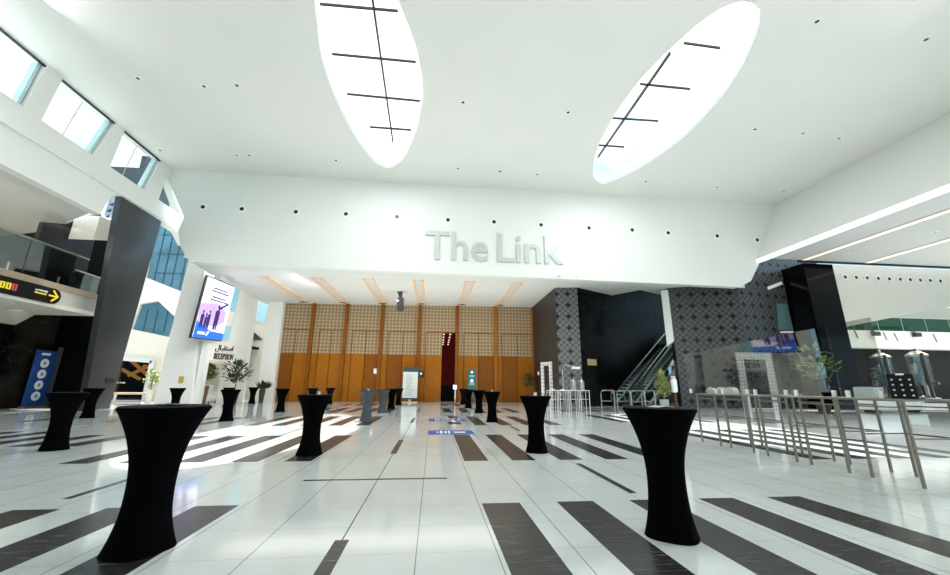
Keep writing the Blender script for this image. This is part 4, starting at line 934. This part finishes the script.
# ------------------------------------------------------------------ PLANTS
def plant(x, y, lab, pot_h, pot_r, stem_h, crown, n, leaf, lm, pm, seed, conical=False, spiky=False):
    rnd = random.Random(seed); t = thing('potted_plant', lab, 'plant', (x, y, 0))
    MB().lathe([(pot_r * .7, 0), (pot_r, pot_h), (pot_r * .9, pot_h), (pot_r * .85, pot_h - .03)], 20).obj('pot', pm, t, smooth=40)
    m = MB(); m.tube([(0, 0, pot_h - .05), (.02, 0, (pot_h + stem_h) / 2), (0, .02, stem_h + crown[2] * .6)], [.035, .028, .012], 6)
    lv = MB()
    for k in range(n):
        while True:
            a, b, c = rnd.uniform(-1, 1), rnd.uniform(-1, 1), rnd.uniform(-1, 1)
            if a * a + b * b + c * c < 1: break
        if conical: s = (1 - (c + 1) / 2) ** .8 * 1.3 + .1; a *= s; b *= s
        p = Vector((a * crown[0], b * crown[1], stem_h + (c + .3) * crown[2])); d = Vector((a, b, rnd.uniform(-.3, .8))).normalized()
        if spiky: d = Vector((a, b, rnd.uniform(.4, 1.2))).normalized(); p = Vector((a * .1, b * .1, pot_h))
        L = leaf * rnd.uniform(.7, 1.3); s = d.cross(Vector((rnd.uniform(-.3, .3), rnd.uniform(-.3, .3), 1))).normalized() * L * (.1 if spiky else .28); up = d.cross(s).normalized() * L * .08
        lv.quad([p, p + d * L * .5 + s + up, p + d * L, p + d * L * .5 - s + up])
        if k % 6 == 0 and not spiky: m.tube([(0, 0, stem_h * .8 + .2 * pot_h), p * .6 + Vector((0, 0, stem_h * .4)), p], [.014, .01, .005], 5)
    m.obj('stem', BARK, t); tag(lv.obj('foliage', lm, t), kind='stuff')
plant(11.3, 18.6, 'tall conical shrub in a clear grey vase behind the leaflet table', .75, .22, 1.3, (.31, .31, .62), 380, .17, LEAFL, mat('smoky_vase', (150, 156, 152), .15), 1, conical=True)
plant(21.6, 20.2, 'slender tree with sparse pale leaves seen through the guard glass', .5, .35, 2.3, (1.0, .8, 1.0), 95, .5, LEAFL, POTD, 2)
plant(-13.3, 28.4, 'loose leafy plant in a dark planter beside the reception opening', .8, .3, 1.9, (.75, .7, .75), 240, .3, LEAFD, POTD, 3)
plant(-15.35, 28.6, 'green bushy plant in a wooden planter inside the reception opening', 1.2, .28, 1.9, (.5, .6, .6), 260, .3, LEAF, BARK, 4)
plant(-17.9, 27.4, 'pale spindly plant in a tall white pot beside the white column', .95, .2, 1.5, (.38, .35, .5), 80, .3, LEAFL, POTW, 5)
plant(-13.1, 32.3, 'small spiky plant in a grey pot by the white corner column', .95, .22, 1.0, (.3, .3, .4), 46, .7, LEAFD, POTD, 6, spiky=True)
plant(8.0, 32.6, 'dark leafy plant in a pale pot where the oak wall ends', .6, .25, 1.6, (.45, .4, .6), 150, .28, LEAFD, POTW, 7)
ac = thing('armchair', 'white armchair just inside the reception opening', 'armchair', (-15.6, 29.6, 0), math.radians(60))
MB().rbox(-.5, .5, -.45, .45, .15, .5, .07).obj('seat', PORC, ac); MB().rbox(-.55, .55, .3, .52, .15, 1.25, .08).obj('backrest', PORC, ac)
for s in (-1, 1): MB().rbox(s * .52 - .09, s * .52 + .09, -.45, .45, .1, .75, .05).obj('armrest', PORC, ac)
for sx in (-1, 1):
    for sy in (-1, 1): MB().box(sx * .42 - .03, sx * .42 + .03, sy * .38 - .03, sy * .38 + .03, 0, .16).obj('leg', BLACKM, ac)
MB().rbox(-.03, .03, -.14, .14, -.2, .2, .02).obj('wall_panel', mat('gold_box', (176, 160, 70), .5), label='small yellowish box on the white column under the screen', cat='panel').location = (-15.05, 25.46, 1.55)
bpy.data.objects['wall_panel.002'].rotation_euler = (0, 0, PI / 2)

struct('wall_back_light_block', WHITE, MB().box(-32, 70, -16.3, -16, 2.5, 14.6))  # added out of view to cut incoming sky light; hall runs on there
# ------------------------------------------------------------------ LIGHT
w = bpy.data.worlds.new('sky'); bpy.context.scene.world = w; w.use_nodes = True; t = NT(w)
bg = t.n['Background']; co = t.add('ShaderNodeTexCoord'); nz = t.noise(co.outputs['Generated'], 3.2, 5, .55)
sz = t.add('ShaderNodeSeparateXYZ'); t.l.new(co.outputs['Generated'], sz.inputs[0])
col = t.ramp(t.math('ADD', nz, t.math('MULTIPLY', t.math('SUBTRACT', sz.outputs[2], .5), .8)), [(.40, lin((176, 214, 238))), (.52, lin((255, 255, 255)))])
t.l.new(col, bg.inputs['Color']); bg.inputs['Strength'].default_value = 2.1
sun = bpy.data.lights.new('sun', 'SUN'); sun.energy = 10.0; sun.angle = math.radians(.6); sun.color = (1, .97, .92)
so_ = bpy.data.objects.new('sun', sun); C.objects.link(so_); so_.rotation_euler = Vector((-1.25, -2.35, -14.5)).to_track_quat('-Z', 'Y').to_euler()
def area(name, loc, aim, sx, sy, e, col=(1, 1, 1)):
    l = bpy.data.lights.new(name, 'AREA'); l.shape = 'RECTANGLE'; l.size = sx; l.size_y = sy; l.energy = e; l.color = col
    o = bpy.data.objects.new(name, l); C.objects.link(o); o.location = loc; o.rotation_euler = (Vector(aim) - Vector(loc)).to_track_quat('-Z', 'Y').to_euler(); return o
area('soffit_lamp', (-3, 29, 8.2), (-3, 30, 0), 18, 7, 480, (1, .93, .84))
area('mezzanine_lamp', (-21, 16, 9.3), (-21, 16, 0), 4, 12, 160)
area('gallery_lamp', (46, 30, 9), (46, 36, 4), 20, 6, 360)
area('reception_lamp', (-17.5, 29.5, 3.2), (-17.5, 29.5, 0), 4, 4, 120, (1, .92, .84))
area('hall_fill', (4, 12, 2.4), (4, 12.5, 14), 36, 14, 400, (1, .99, .97))
area('soffit_up_fill', (-1, 27.5, .6), (-1, 28.5, 9), 20, 7, 950, (1, .98, .95))  # added light from below to brighten the soffit, no fitting there
area('side_up_fill', (30, 12, .6), (30, 12, 10), 12, 16, 650)  # added upward light for the right side, no fitting there
area('skylight_fill', (-3, 15.5, 14.3), (-3, 15.5, 0), 3, 10, 700)  # added light under the upright skylight to lift the floor, not a fitting
area('skylight_fill', (10.7, 15.5, 14.3), (10.7, 15.5, 0), 3, 10, 700)  # added likewise under the slanting skylight
area('side_fill', (-8.5, 26.5, 7.8), (-16, 28, 3), 3, 3, 120)  # added light to brighten the white column side
area('column_fill', (-8, 15, 6), (-15.8, 25.6, 3.5), 2, 2, 70).data.spread = math.radians(60)  # added narrow light for the white column's front face
area('front_fill', (6, -13, 7), (7, 23, 10.5), 20, 4, 680, (1, .99, .96)).data.spread = math.radians(100)
area('clerestory_fill', (-16.2, 12, 13), (-6, 10, 0), 2, 16, 1700)  # added light below the high windows to lift the left floor
area('fascia_fill', (21, 10, 9.8), (9, 8, 0), 2, 16, 1200).data.spread = math.radians(110)  # added light beside the fascia to lift the right floor
area('lounge_lamp', (-20, 30, 9), (-20, 34, 5), 6, 4, 140)
sc = bpy.context.scene
sc.view_settings.view_transform = 'Standard'; sc.view_settings.look = 'None'; sc.view_settings.exposure = 0.0
sc.cycles.max_bounces = 10; sc.cycles.diffuse_bounces = 6; sc.cycles.glossy_bounces = 5; sc.cycles.transparent_max_bounces = 16
sc.cycles.sample_clamp_indirect = 6
